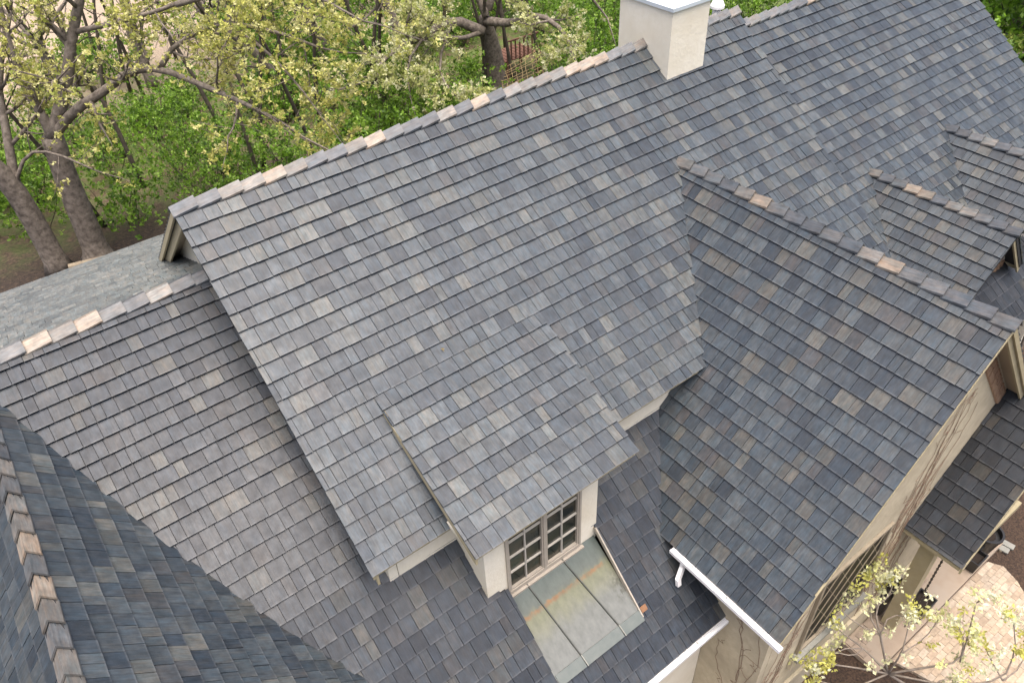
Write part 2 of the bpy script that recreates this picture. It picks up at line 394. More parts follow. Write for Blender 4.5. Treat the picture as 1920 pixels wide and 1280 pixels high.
# lower wing roof: upper slope, steeper lower slope, shallow rear slope
LB1 = 2.6 * math.hypot(1, TB1); LM = 1.1 * math.hypot(1, 0.763); LB2 = 2.36 / math.cos(DEG(44.1))
skB = lambda x, y, z: (x > 0.55 and y > -3.3) or z < zE(x, y) - 0.3
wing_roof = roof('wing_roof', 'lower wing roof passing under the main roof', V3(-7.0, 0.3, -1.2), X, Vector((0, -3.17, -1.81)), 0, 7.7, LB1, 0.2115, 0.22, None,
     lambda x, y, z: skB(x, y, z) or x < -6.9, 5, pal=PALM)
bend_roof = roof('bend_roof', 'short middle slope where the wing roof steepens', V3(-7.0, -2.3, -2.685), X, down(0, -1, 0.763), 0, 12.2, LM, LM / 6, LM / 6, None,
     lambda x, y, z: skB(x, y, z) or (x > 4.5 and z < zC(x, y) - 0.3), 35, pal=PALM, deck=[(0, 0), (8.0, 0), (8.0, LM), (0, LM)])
O2 = V3(-7.0, -3.4, -3.524); c44 = math.cos(DEG(44.1))
va, vb = (4.235 - 3.4) / c44, (5.225 - 3.4) / c44
regs = [[(1, 0, 7 + 1.535)], [(-1, 0, -(7 + 3.02))], [(-1, 0, -(7 + 1.535)), (1, 0, 7 + 3.02), (0, -1, -vb)], [(-1, 0, -(7 + 1.535)), (1, 0, 7 + 3.02), (0, 1, va - 0.05)]]
lower_roof = roof('lower_roof', 'steep shade darkened lower slope of the wing running down to the white gutter', O2, X, down(0, -1, TB2), 0, 12.0, LB2, 0.235, 0.235, regs,
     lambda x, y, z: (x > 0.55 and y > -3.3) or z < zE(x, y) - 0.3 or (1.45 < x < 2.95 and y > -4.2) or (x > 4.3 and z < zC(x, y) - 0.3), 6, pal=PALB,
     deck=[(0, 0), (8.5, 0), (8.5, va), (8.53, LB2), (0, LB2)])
dk = MB()
for (xa, xb, ya, yb) in ((1.535, 3.02, -5.25, -5.755), (3.03, 4.26, -3.42, -5.755), (4.26, 4.95, -3.42, -4.4)):
    n = Vector((0, -math.sin(DEG(44.1)), math.cos(DEG(44.1))))
    pts = [V3(xa, ya, zB(xa, ya)), V3(xb, ya, zB(xb, ya)), V3(xb, yb, zB(xb, yb)), V3(xa, yb, zB(xa, yb))]
    dk.prism([p - n * 0.028 for p in pts], -n * 0.06)
dk.build('roof_deck', M['deck'], house)
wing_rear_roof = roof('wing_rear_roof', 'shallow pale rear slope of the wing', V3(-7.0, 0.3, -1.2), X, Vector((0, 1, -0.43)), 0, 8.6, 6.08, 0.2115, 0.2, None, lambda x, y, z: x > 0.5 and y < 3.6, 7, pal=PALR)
# front gable
LC = 3.12 / math.cos(DEG(48.4))
gable_roof = roof('gable_roof', 'steep slope of the front gable facing the camera side', V3(7.0, -1.2, -1.246), -Y, down(-1, 0, TC), 0, 5.545, LC, 0.2345, 0.21, None,
     lambda x, y, z: (y > -3.2 and z < zA(x, y) - 0.3) or (y > -5.7 and z < zB(x, y) - 0.3), 8, pal=PALC)
gable_back = roof('gable_roof', 'far slope of the front gable', V3(7.0, -1.2, -1.246), -Y, down(1, 0, TC), 0, 5.545, 3.85, 0.2345, 0.21, None, lambda x, y, z: y > -3.7 and z < zA(x, y) - 0.3, 9, wmul=1.6)
# hip-like front left wing
LE = 3.35 / math.cos(DEG(54))
sE = lambda x, y, z: z < zB(x, y) - 0.3
left_roof = roof('left_wing_roof', 'steep slope beside the valley in the near left corner', V3(-2.655, 1.5, -1.31), -Y, down(1, 0, TE), 0, 8.3, LE, 0.235, 0.12, None, sE, 10)
left_roof2 = roof('left_wing_roof', 'steep slope on the outer side of the near left ridge', V3(-2.655, 1.5, -1.31), -Y, down(-1, 0, TE), 0, 8.3, LE, 0.235, 0.12, None, sE, 11)
# shed dormer
cF = math.cos(math.atan(TF))
dormer_roof = roof('dormer_roof', 'pale low sloped roof of the window dormer', V3(1.016, -2.40, -1.911), X, Vector((0, -1, -TF)), 0, 2.53, 2.015 / cF, 0.2255, 0.2255, None, None, 12,
     pal=[(c, w * (1.4 if c[0] > 0.1 else 1)) for c, w in PAL], deckthick=0.03)
# two small gabled dormers on the far slope
for hx, hz, sd_, lb in ((10.775, -2.36, 20, 'nearer'), (13.225, -2.335, 24, 'farther')):
    lh = 0.86 / math.cos(DEG(49))
    ym = -2.55
    for sg in (-1, 1):
        roof('small_gable_roof', '%s slope of the %s small gable dormer' % ('left' if sg < 0 else 'right', lb), V3(hx, ym, hz), -Y, down(sg, 0, TH), 0, 2.73, lh, 0.2, 0.07, None,
             lambda x, y, z: z < zA2(x, y) - 0.15, sd_ + sg, pal=PALC)
# porch roof
porch_roof = roof('porch_roof', 'shade darkened slate slope over the porch beside the gable wall', V3(9.45, -6.49, -5.755 + TP * 2.0), -Y, down(-1, 0, TP), 0, 0.945, 2.0 / math.cos(DEG(52)), 0.235, 0.12, None, None, 30, pal=PALD)
porch_roof2 = roof('porch_roof', 'shade darkened slate slope on the hidden side of the porch', V3(9.45, -6.49, -5.755 + TP * 2.0), -Y, down(1, 0, TP), 0, 0.945, 2.0 / math.cos(DEG(52)), 0.235, 0.12, None, None, 31, pal=PALD)
skirt_roof = roof('skirt_roof', 'small dark slate roof under the nearer small gable', V3(9.9, -4.9, -3.30), X, Vector((0, -1, -0.95)), 0, 4.6, 1.15, 0.23, 0.12, None, lambda x, y, z: z < zC(x, y) - 0.1, 32, pal=PALD)

# --- choose the 300 slates that show largest; the rest become one mesh
big = MB()
vall, fall = [], []
owner = []
for i, t in enumerate(TILES):
    o = len(vall); vall += t[0][:t[5]]; fall.append([o + j for j in range(t[5])]); owner.append(i)
bvh = BVHTree.FromPolygons(vall, fall, all_triangles=False)
score = []
for i, t in enumerate(TILES):
    top = t[0][:t[5]]; c = sum(top, Vector((0, 0, 0))) / t[5]
    q = [pix(p) for p in top]
    if any(d <= 0 for *_, d in q): continue
    cu, cv, _ = pix(c)
    if not (0 < cu < 1920 and 0 < cv < 1280): continue
    d = c - CAMP; hit = bvh.ray_cast(CAMP, d.normalized(), d.length - 0.02)
    if hit[0] is not None and hit[2] != i: continue
    ar = abs(sum(q[j][0] * q[(j + 1) % len(q)][1] - q[(j + 1) % len(q)][0] * q[j][1] for j in range(len(q)))) / 2
    score.append((ar, i))
score.sort(reverse=True)
chosen = set(i for _, i in score[:300])
print('tiles', len(TILES), 'visible', len(score), 'area300', score[299][0] if len(score) > 300 else None)
for i, t in enumerate(TILES):
    if i in chosen:
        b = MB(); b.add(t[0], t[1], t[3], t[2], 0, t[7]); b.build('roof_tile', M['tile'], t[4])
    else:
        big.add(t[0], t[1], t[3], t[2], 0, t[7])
big.build('roof_tiles', M['tile'], house, kind='stuff')

# --- ridge tiles
CAPC = [((0.235, 0.195, 0.155), 14), ((0.150, 0.142, 0.130), 22), ((0.108, 0.112, 0.115), 30), ((0.078, 0.085, 0.094), 34)]
def ridge(part, P, Q, tl, tr, first=None, seed=1, leg=0.135, flip=False, expo=0.284):
    """tl, tr: downhill unit vectors on both sides"""
    r = random.Random(seed); d = (Q - P); L = d.length; d.normalize(); n = max(1, round(L / expo)); e = L / n
    up = -(tl + tr).normalized(); sl = up.cross(d).normalized()
    nl = tl.cross(d); nl = nl if nl.dot(up) > 0 else -nl; up = up / max(0.4, up.dot(nl))
    for i in range(n):
        a, b = i * e, (i + 1) * e + 0.025
        if i == n - 1: b = L + 0.01
        ha, hb = (0.012, 0.044) if not flip else (0.044, 0.012)
        ha += r.uniform(0, 0.006); hb += r.uniform(0, 0.006)
        if flip: a -= 0.025
        vs = []
        for s_, h in ((a, ha), (b, hb)):
            o = P + d * s_ + up * h
            for th in (0.0, -0.02):
                vs += [o + tl * leg + up * th, o + up * th + up * 0.004, o + tr * leg + up * th]
        fs = [(0, 1, 7, 6), (1, 2, 8, 7), (0, 3, 4, 1), (1, 4, 5, 2), (6, 7, 10, 9), (7, 8, 11, 10), (0, 6, 9, 3), (2, 5, 11, 8), (3, 9, 10, 4), (4, 10, 11, 5)]
        uo = r.uniform(0, 40)
        uvs = [((k_ % 3) * 0.13 + uo, (0 if k_ < 6 else e) + uo) for k_ in range(12)]
        b_ = MB(); b_.add(vs, fs, pick(CAPC, r), uvs); b_.build('ridge_tile', M['cap'], part)
dl, dr_ = down(0, 1, TA), down(0, -1, TA)
ridge(main_roof, V3(-0.015, 0, -0.035), V3(7.645, 0, -0.035), dl, dr_, seed=5)
ridge(main_roof, V3(8.47, 0, -0.035), V3(9.875, 0, -0.035), dl, dr_, seed=2)
ridge(far_roof, V3(9.9, 0, -0.305), V3(16.5, 0, -0.305), down(0, 1, T2), down(0, -1, T2), seed=3, expo=0.26)
ridge(wing_roof, V3(-4.4, 0.3, -1.195), V3(0.25, 0.3, -1.195), Vector((0, 1, -0.43)).normalized(), Vector((0, -3.17, -1.81)).normalized(), seed=9, leg=0.15)
ridge(gable_roof, V3(7.0, -1.55, -1.24), V3(7.0, -6.76, -1.24), down(1, 0, TC), down(-1, 0, TC), seed=6)
ridge(left_roof, V3(-2.655, 0.1, -1.305), V3(-2.655, -6.8, -1.305), down(1, 0, TE), down(-1, 0, TE), seed=8, leg=0.15)
P_ = [o for o in house.children if o.name.startswith('small_gable_roof')]
ridge(P_[0], V3(10.775, -2.62, -2.354), V3(10.775, -5.3, -2.354), down(1, 0, TH), down(-1, 0, TH), seed=12, leg=0.115, expo=0.25)
ridge(P_[2], V3(13.225, -2.6, -2.329), V3(13.225, -5.3, -2.329), down(1, 0, TH), down(-1, 0, TH), seed=13, leg=0.115, expo=0.25)
ridge(porch_roof, V3(9.45, -6.45, -5.75 + TP * 2.0), V3(9.45, -7.44, -5.75 + TP * 2.0), down(1, 0, TP), down(-1, 0, TP), seed=14)

# --- walls
def wall(name, boxes, mat='stucco', **kw):
    b = MB()
    for a, c in boxes: b.box2(V3(*a), V3(*c))
    return b.build(name, M[mat], house, **kw)
G = -Z0
def gwall(name, plane, poly, thick, mat='stucco', **kw):   # polygon wall; poly of (a, z): plane 'x' -> points (x0, a, z)
    b = MB(); ax, c = plane
    pts = [V3(c, a, z) if ax == 'x' else V3(a, c, z) for a, z in poly]
    b.prism(pts, Vector((thick, 0, 0)) if ax == 'x' else Vector((0, thick, 0))); return b.build(name, M[mat], house, **kw)
# main block
gwall('gable_wall', ('x', 0.27), [(-3.58, G), (-3.58, zA(0, 3.58) - 0.14), (0, zA(0, 0) - 0.14), (3.58, zA(0, 3.58) - 0.14), (3.58, G)], 0.12)
wall('front_wall', [((0.40, -3.58, -4.3), (9.8, -3.46, -2.99))])
wall('rear_wall', [((0.40, 3.46, G), (9.8, 3.58, -2.99))])
wall('end_wall', [((9.7, -3.45, -4.2), (9.8, 3.45, -3.0))])
wall('far_front_wall', [((9.81, -4.86, -6.0), (16.2, -4.74, -4.12))])
gwall('far_end_wall', ('x', 16.08), [(-4.73, G), (-4.73, -4.0), (0, -0.55), (3.4, -3.1), (3.4, G)], 0.12)
# wings
gwall('wing_front_wall', ('y', -5.5), [(-2.0, G), (-2.0, -5.8), (4.19, -5.8), (4.19, G)], 0.12)
wall('wing_rear_wall', [((-6.7, 5.4, G), (0.2, 5.52, -3.65))])
# front gable block
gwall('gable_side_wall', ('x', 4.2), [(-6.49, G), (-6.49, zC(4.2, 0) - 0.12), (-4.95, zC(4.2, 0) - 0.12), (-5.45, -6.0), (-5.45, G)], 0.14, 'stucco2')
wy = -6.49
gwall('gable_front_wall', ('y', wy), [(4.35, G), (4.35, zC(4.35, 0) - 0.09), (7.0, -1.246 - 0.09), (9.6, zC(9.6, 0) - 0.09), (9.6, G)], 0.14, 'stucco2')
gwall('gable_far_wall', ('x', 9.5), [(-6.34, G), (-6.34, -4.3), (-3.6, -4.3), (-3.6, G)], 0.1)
# left wing
gwall('left_wing_wall', ('y', -6.6), [(-5.6, G), (-5.6, -5.6), (-2.655, -1.5), (0.3, -5.6), (0.3, G)], 0.12)
wall('left_side_wall', [((-5.6, -6.45, G), (-5.48, 3, -5.6)), ((0.2, -6.45, G), (0.3, -5.5, -5.6))])
# dormer walls
b = MB()
b.box2(V3(1.24, -4.2, -4.6), V3(1.547, -4.08, -2.95)); b.box2(V3(2.765, -4.2, -4.6), V3(3.06, -4.08, -2.95)); b.box2(V3(1.547, -4.2, -3.07), V3(2.765, -4.08, -2.95)); b.box2(V3(1.547, -4.2, -4.7), V3(2.765, -4.08, -4.53))
for xc in (1.24, 2.96):
    b.prism([V3(xc, -4.08, -4.6), V3(xc, -4.08, zF(0, -4.08) - 0.07), V3(xc, -2.7, zF(0, -2.7) - 0.07), V3(xc, -2.7, -3.6)], Vector((0.1, 0, 0)))
b.build('dormer_wall', M['stucco'], house)

# --- fascia, rake boards, soffits
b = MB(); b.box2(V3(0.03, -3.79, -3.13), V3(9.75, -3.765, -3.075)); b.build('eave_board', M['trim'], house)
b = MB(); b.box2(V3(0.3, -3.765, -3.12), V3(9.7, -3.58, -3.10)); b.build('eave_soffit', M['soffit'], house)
def rake(name, p, q, depth, thick, axis, mat='trim', dz=-0.05):
    """vertical board hanging under a sloping roof edge from p (top) to q"""
    b = MB(); off = Vector((0, 0, dz)); dn = Vector((0, 0, -depth))
    b.prism([p + off, q + off, q + off + dn, p + off + dn], thick * axis); return b.build(name, M[mat], house)
LAb = 3.80
for sg in (-1, 1):
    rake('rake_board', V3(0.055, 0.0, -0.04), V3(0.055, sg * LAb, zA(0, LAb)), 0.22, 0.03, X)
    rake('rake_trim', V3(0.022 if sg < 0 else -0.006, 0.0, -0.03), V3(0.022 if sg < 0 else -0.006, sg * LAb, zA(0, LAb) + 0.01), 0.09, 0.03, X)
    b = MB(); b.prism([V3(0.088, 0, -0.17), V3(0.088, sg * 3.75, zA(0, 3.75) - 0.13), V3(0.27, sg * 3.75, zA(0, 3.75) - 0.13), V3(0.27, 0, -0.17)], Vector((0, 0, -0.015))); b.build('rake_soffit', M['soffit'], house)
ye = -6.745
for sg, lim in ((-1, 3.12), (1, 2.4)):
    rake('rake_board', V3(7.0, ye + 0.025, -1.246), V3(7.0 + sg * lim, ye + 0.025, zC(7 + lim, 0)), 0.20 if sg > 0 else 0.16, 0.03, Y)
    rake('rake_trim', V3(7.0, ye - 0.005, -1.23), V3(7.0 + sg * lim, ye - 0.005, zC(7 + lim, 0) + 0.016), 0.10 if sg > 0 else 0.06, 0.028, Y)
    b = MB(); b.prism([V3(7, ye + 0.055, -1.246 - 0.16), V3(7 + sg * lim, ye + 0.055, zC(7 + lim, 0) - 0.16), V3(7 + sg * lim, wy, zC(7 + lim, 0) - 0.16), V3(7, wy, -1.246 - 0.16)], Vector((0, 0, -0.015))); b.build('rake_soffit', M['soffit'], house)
# brick band under the right rake of the gable
r = random.Random(4)
for i in range(26):
    x = 7.66 + i * 0.058; zt = zC(x, 0) - 0.30
    for j in range(2):
        bb = MB(); bb.box2(V3(x + 0.004, wy - 0.022 - r.uniform(0, 0.01), zt - 0.29 + j * 0.15), V3(x + 0.054, wy - 0.002, zt - 0.155 + j * 0.15)); bb.build('brick', M['brick'], house)
# dormer rake and eave
rake('dormer_rake', V3(1.02, -2.55, zF(0, -2.55)), V3(1.02, -4.40, zF(0, -4.40)), 0.12, 0.03, X, dz=-0.02)
b = MB(); b.prism([V3(1.05, -4.385, -2.985), V3(1.24, -4.385, -2.985), V3(1.24, -3.2, -2.985), V3(1.05, -3.2, -2.985)], Vector((0, 0, -0.05))); b.build('dormer_return', M['stucco'], house)
b = MB(); b.box2(V3(1.03, -4.395, -3.02), V3(3.50, -4.37, -2.965)); b.box2(V3(1.24, -4.369, -3.02), V3(3.45, -4.205, -3.005)); b.build('dormer_eave', M['trim'], house)
# small gable trims
for hx, hz in ((10.775, -2.36), (13.225, -2.335)):
    for sg in (-1, 1):
        rake('rake_board', V3(hx, -5.255, hz), V3(hx + sg * 0.84, -5.255, hz - TH * 0.84), 0.16, 0.03, Y)
        b = MB(); b.box2(V3(hx + sg * 0.80, -5.2, hz - TH * 0.84 - 0.14), V3(hx + sg * 0.825, -3.2, hz - TH * 0.84 - 0.03)); b.build('eave_board', M['trim'], house)
    gwall('small_gable_wall', ('y', -5.03), [(hx - 0.7, -5.4), (hx - 0.7, hz - TH * 0.7 - 0.1), (hx, hz - 0.1), (hx + 0.7, hz - TH * 0.7 - 0.1), (hx + 0.7, -5.4)], 0.1)
    wall('small_gable_side', [((hx - 0.7, -4.93, -5.2), (hx - 0.6, -3.3, hz - TH * 0.7 - 0.08)), ((hx + 0.6, -4.93, -5.2), (hx + 0.7, -3.3, hz - TH * 0.7 - 0.08))])
    for i in range(11):
        for j in range(3):
            x = hx - 0.66 + i * 0.12 + (j % 2) * 0.05; zt = min(hz - TH * abs(x + 0.05 - hx) - 0.22, -2.6)
            bb = MB(); bb.box2(V3(x, -5.055, zt - 0.42 + j * 0.13), V3(x + 0.11, -5.032, zt - 0.30 + j * 0.13)); bb.build('brick', M['brick'], house)

# --- chimney and vent
ch = MB(); ch.box2(V3(7.643, -0.583, -1.3), V3(8.464, 0.56, 0.56)); ch = ch.build('chimney', M['stucco'], house)
b = MB(); x0, x1, y0, y1 = 7.61, 8.497, -0.616, 0.593
b.box2(V3(x0, y0, 0.562), V3(x1, y1, 0.615))
b.add([V3(x0, y0, 0.617), V3(x1, y0, 0.617), V3(x1, y1, 0.617), V3(x0, y1, 0.617), V3((x0 + x1) / 2, (y0 + y1) / 2, 0.68)], [(0, 1, 4), (1, 2, 4), (2, 3, 4), (3, 0, 4)]); b.build('chimney_cap', M['capmetal'], ch)
b = MB(); vx, vy = 9.62, 0.22
def lathe(b, c, prof, n=16, mi=0):
    vs = []; 
    for r_, z in prof:
        for j in range(n):
            a = 2 * math.pi * j / n; vs.append(c + Vector((r_ * math.cos(a), r_ * math.sin(a), z)))
    fs = [(i * n + j, i * n + (j + 1) % n, (i + 1) * n + (j + 1) % n, (i + 1) * n + j) for i in range(len(prof) - 1) for j in range(n)]
    fs += [tuple(range(n))[::-1], tuple(range((len(prof) - 1) * n, len(prof) * n))]
    b.add(vs, fs, None, None, mi)
lathe(b, V3(vx, vy, -0.30), [(0.075, 0), (0.075, 0.23), (0.07, 0.24), (0.07, 0.29)]); vp = b.build('vent_pipe', M['white'], house)
b = MB(); lathe(b, V3(vx, vy, -0.30), [(0.10, 0.27), (0.125, 0.29), (0.125, 0.33), (0.09, 0.40), (0.03, 0.43)]); b.build('vent_cap', M['white'], vp)

# --- dormer window
win = MB()
for (xa, xb, za, zb) in ((1.547, 2.765, -4.53, -4.46), (1.547, 2.765, -3.14, -3.07), (1.547, 1.58, -4.46, -3.14), (2.732, 2.765, -4.46, -3.14), (2.135, 2.18, -4.46, -3.14)):
    win.box2(V3(xa, -4.225, za), V3(xb, -4.14, zb))
win = win.build('window', M['frame'], house, label='dormer window of two white barred casements')
for ca, cb in ((1.58, 2.135), (2.18, 2.732)):
    sash = MB()
    for (xa, xb, za, zb) in ((ca, cb, -4.46, -4.43), (ca, cb, -3.18, -3.14), (ca, ca + 0.024, -4.43, -3.18), (cb - 0.024, cb, -4.43, -3.18)):
        sash.box2(V3(xa, -4.212, za), V3(xb, -4.15, zb))
    sash = sash.build('sash', M['frame'], win)
    mu = MB(); xm = (ca + cb) / 2
    mu.box2(V3(xm - 0.009, -4.200, -4.43), V3(xm + 0.009, -4.170, -3.18))
    for j in range(1, 4):
        z = -4.425 + j * 0.325
        mu.box2(V3(ca + 0.024, -4.198, z - 0.009), V3(xm - 0.009, -4.170, z + 0.009)); mu.box2(V3(xm + 0.009, -4.198, z - 0.009), V3(cb - 0.024, -4.170, z + 0.009))
    mu.build('muntins', M['muntin'], win)
    gl = MB(); gl.box2(V3(ca + 0.022, -4.172, -4.432), V3(cb - 0.022, -4.162, -3.178)); gl.build('pane', M['glass'], win)
b = MB(); b.box2(V3(1.50, -4.262, -4.565), V3(2.80, -4.14, -4.532)); b.build('sill', M['frame'], win)

# --- metal pan below the dormer window
pan = MB()
pt = lambda x, t: V3(x, -4.205 - 1.045 * t, -4.525 - 0.768 * t)
pxl = [(1.535, 1.535), (1.83, 1.985), (2.43, 2.655), (3.015, 3.03)]
for (a0, a1), (b0, b1) in zip(pxl, pxl[1:]):
    n_ = 8
    vs, uvs = [], []
    for i in range(n_ + 1):
        t = i / n_
        for x0, x1 in ((a0, a1), (b0, b1)):
            x = x0 + (x1 - x0) * t; vs.append(pt(x, t)); uvs.append(((x - 1.5) / 1.55, t))
    pan.add(vs, [(2 * i, 2 * i + 2, 2 * i + 3, 2 * i + 1) for i in range(n_)], None, uvs)
panO = pan.build('metal_pan', M['pan'], house, label='weathered metal roof panel with rust line under dormer window')
for (a0, a1) in pxl[1:3]:
    b = MB(); b.bar(pt(a0, 0.02) + Vector((0, 0, 0.012)), pt(a1, 0.9) + Vector((0, 0, 0.012)), 0.014, 0.03); b.build('seam', M['seam'], panO)
nP_ = Vector((0, -0.592, 0.806))
for (a0, a1), (b0, b1) in zip(pxl, pxl[1:]):
    b = MB(); e0, e1, f0, f1 = pt(a1 + 0.008, 0.90), pt(b1 - 0.008, 0.90), pt(b1 - 0.008, 1.02), pt(a1 + 0.008, 1.02)
    b.prism([e0 + nP_ * 0.012, e1 + nP_ * 0.012, f1 + nP_ * 0.03, f0 + nP_ * 0.03] if False else [e0 + nP_ * 0.014, e1 + nP_ * 0.014, f0 + nP_ * 0.026, f1 + nP_ * 0.026], -nP_ * 0.012); b.build('hem', M['hem'], panO)
for xa in (1.985, 2.655):
    b = MB(); b.bar(pt(xa, 0.895) + nP_ * 0.026, pt(xa + 0.01, 1.02) + nP_ * 0.034, 0.014, 0.012); b.build('hem_joint', M['plate'], panO)
b = MB(); b.bar(V3(3.018, -4.22, zB(0, -4.22) - 0.02), V3(3.03, -5.22, zB(0, -5.22) - 0.01), 0.02, 0.07); b.build('side_flashing', M['frame'], panO)
b = MB(); q0 = V3(3.05, -5.14, zB(0, -5.14)); b.prism([q0 + Vector((0, 0, 0.02)), q0 + Vector((0.10, 0, 0.02)), q0 + Vector((0.10, -0.06, -0.04)), q0 + Vector((0, -0.06, -0.04))], Vector((0, -0.006, 0.006))); b.build('copper_tab', M['copper'], panO)

# --- gutters
def gutter(name, p, q, inward, w=0.078, h=0.062, label=None):
    """open trough from p to q (top outer lip), inward = unit vector towards the roof"""
    b = MB(); d = (q - p).normalized(); t = 0.008; up = Vector((0, 0, 1))
    def slab(o, ax, ay):
        b.prism([o, o + ax, o + ax + ay, o + ay], (q - p))
    slab(p - up * h, inward * t, up * h)                      # outer face
    slab(p - up * h + inward * t, inward * (w - 2 * t), up * t)        # bottom
    slab(p - up * h + inward * (w - t), inward * t, up * h)   # inner face
    slab(p + inward * t, inward * 0.022, -up * t)             # rolled lip
    o = b.build(name, M['white'], house, label=label)
    for e, s_ in ((p, 1), (q, -1)):
        c = MB(); c.prism([e - up * h + inward * t + up * t, e - up * h + inward * (w - t) + up * t, e + inward * (w - t) - up * 0.01, e + inward * t - up * 0.01], d * s_ * t); c.build('end_cap', M['white'], o)
    n = int((q - p).length / 0.6)
    for i in range(n):
        c = MB(); m_ = p + d * (0.3 + i * 0.6) - up * 0.012; c.bar(m_ + inward * t, m_ + inward * (w - t), 0.010, 0.005); c.build('gutter_hanger', M['plate'], o)
    return o
g1 = gutter('gutter', V3(3.79, -6.80, -4.765), V3(3.79, -4.93, -4.765), Vector((1, 0, 0)), label='white gutter along the front gable eave')
g2 = gutter('gutter', V3(0.9, -5.845, -5.83), V3(4.185, -5.845, -5.83), Vector((0, 1, 0)), label='white gutter along the lower wing eave')
b = MB(); b.bar(V3(3.83, -5.16, -4.83), V3(3.83, -5.16, -4.95), 0.07, 0.05, up=Y); b.bar(V3(3.83, -5.16, -4.93), V3(3.72, -5.20, -5.10), 0.07, 0.055, up=Y); b.bar(V3(3.72, -5.20, -5.08), V3(3.715, -5.23, -5.2), 0.065, 0.05, up=Y)
b.build('downspout', M['white'], g1)

# --- lattice window in the front gable wall
lw = MB(); yq = wy
xa, xb, za, zb = 5.15, 6.78, -6.93, -5.0
for a, c in (((xa, za), (xb, za + 0.07)), ((xa, za + 0.07), (xa + 0.06, zb)), ((xb - 0.06, za + 0.07), (xb, zb)), ((xa + 0.06, zb - 0.06), (xb - 0.06, zb))):
    lw.box2(V3(a[0], yq - 0.05, a[1]), V3(c[0], yq - 0.003, c[1]))
lw = lw.build('window', M['oldframe'], house, label='diamond lattice window in the front gable wall')
b = MB(); b.box2(V3(xa + 0.05, yq - 0.012, za + 0.06), V3(xb - 0.05, yq - 0.004, zb - 0.05)); b.build('pane', M['glass2'], lw)
b = MB(); wI, hI = xb - xa - 0.12, zb - za - 0.13
for sg in (1, -1):
    k0 = -8
    while k0 < 9:
        # line x = x0 + sg*(z)*0.62
        pts = []
        x_at = lambda z: k0 * 0.36 + sg * z * 0.62 + wI / 2
        z0_, z1_ = 0.0, hI
        lo = (0 - k0 * 0.36 - wI / 2) / (sg * 0.62); hi = (wI - k0 * 0.36 - wI / 2) / (sg * 0.62)
        lo, hi = min(lo, hi), max(lo, hi); z0_, z1_ = max(0, lo), min(hI, hi)
        if z1_ - z0_ > 0.05:
            b.bar(V3(xa + 0.06 + x_at(z0_), yq - 0.020 - 0.006 * sg, za + 0.07 + z0_), V3(xa + 0.06 + x_at(z1_), yq - 0.020 - 0.006 * sg, za + 0.07 + z1_), 0.008, 0.012, up=Y)
        k0 += 1
b.build('lattice', M['oldframe'], lw)
b = MB(); b.box2(V3(xa - 0.08, yq - 0.12, za - 0.07), V3(xb + 0.08, yq - 0.004, za - 0.003)); b.build('sill', M['plate'], lw)
b = MB(); b.box2(V3(xa - 0.10, yq - 0.07, za - 0.34), V3(xb + 0.1, yq - 0.004, za - 0.075)); b.build('apron', M['stucco2'], lw)
b = MB(); b.box2(V3(4.2, yq - 0.06, G), V3(9.4, yq - 0.004, G + 0.75)); b.build('plinth', M['stucco2'], house)

# --- porch: rake, eave board, posts
b = MB(); b.box2(V3(7.47, -7.40, -5.87), V3(7.50, -6.50, -5.80)); b.build('porch_eave_board', M['trim'], house)
rake('porch_rake_board', V3(9.45, -7.44, -5.755 + TP * 2.0), V3(7.47, -7.44, -5.73), 0.13, 0.03, Y)
b = MB(); b.box2(V3(7.73, -6.98, -8.53), V3(7.97, -6.74, -5.9)); b.box2(V3(7.69, -7.02, -6.15), V3(8.01, -6.70, -6.0)); b.build('porch_post', M['trim'], house, label='square tan porch post')
b = MB(); b.box2(V3(7.62, -7.36, -5.99), V3(9.4, -7.24, -5.86)); b.box2(V3(7.62, -7.23, -5.99), V3(7.76, -6.5, -5.86)); b.build('porch_beam', M['trim'], house)

# ------------------------------------------------------------------ porch floor, step, patio
b = MB(); b.box2(V3(6.9, -7.24, G + 0.02), V3(11.0, -6.56, G + 0.12)); b.build('porch_floor', M['slab'], kind='structure')
r = random.Random(21)
floor = bpy.data.objects['porch_floor']
x = 6.92
while x < 10.9:
    w = r.uniform(0.22, 0.36); y = -7.225
    while y < -6.6:
        h = min(r.uniform(0.18, 0.30), -6.57 - y)
        if h > 0.08 and y > -6.98 and x < 9.0:
            t = r.uniform(0.8, 1.15); bb = MB(); z = G + 0.12 + r.uniform(0.018, 0.03)
            bb.box2(V3(x, y, G + 0.10), V3(x + w - 0.012, y + h - 0.012, z - 0.0), 0, (0.30 * t, 0.24 * t, 0.185 * t))
            bb.build('flagstone', M['paver'], floor)
        y += h
    x += w
patch('patio_bed', [(7.31, -7.25), (7.95, -9.38), (8.88, -9.38), (9.58, -8.84), (10.13, -8.24), (10.43, -7.79), (10.53, -7.5), (10.41, -7.25)], 0.06, M['slab'])
patio = bpy.data.objects['patio_bed']
PB = [(7.30, -7.255), (10.42, -7.255), (10.55, -7.5), (10.45, -7.8), (10.15, -8.25), (9.6, -8.85), (8.9, -9.4), (7.95, -9.4)]
HP = []
for a, c in zip(PB, PB[1:] + PB[:1]):          # clockwise outline: keep the inner side
    nx, ny = -(c[1] - a[1]), (c[0] - a[0]); HP.append((nx, ny, nx * a[0] + ny * a[1]))
row = 0; y = -7.27; cnt = 0; rest = MB()
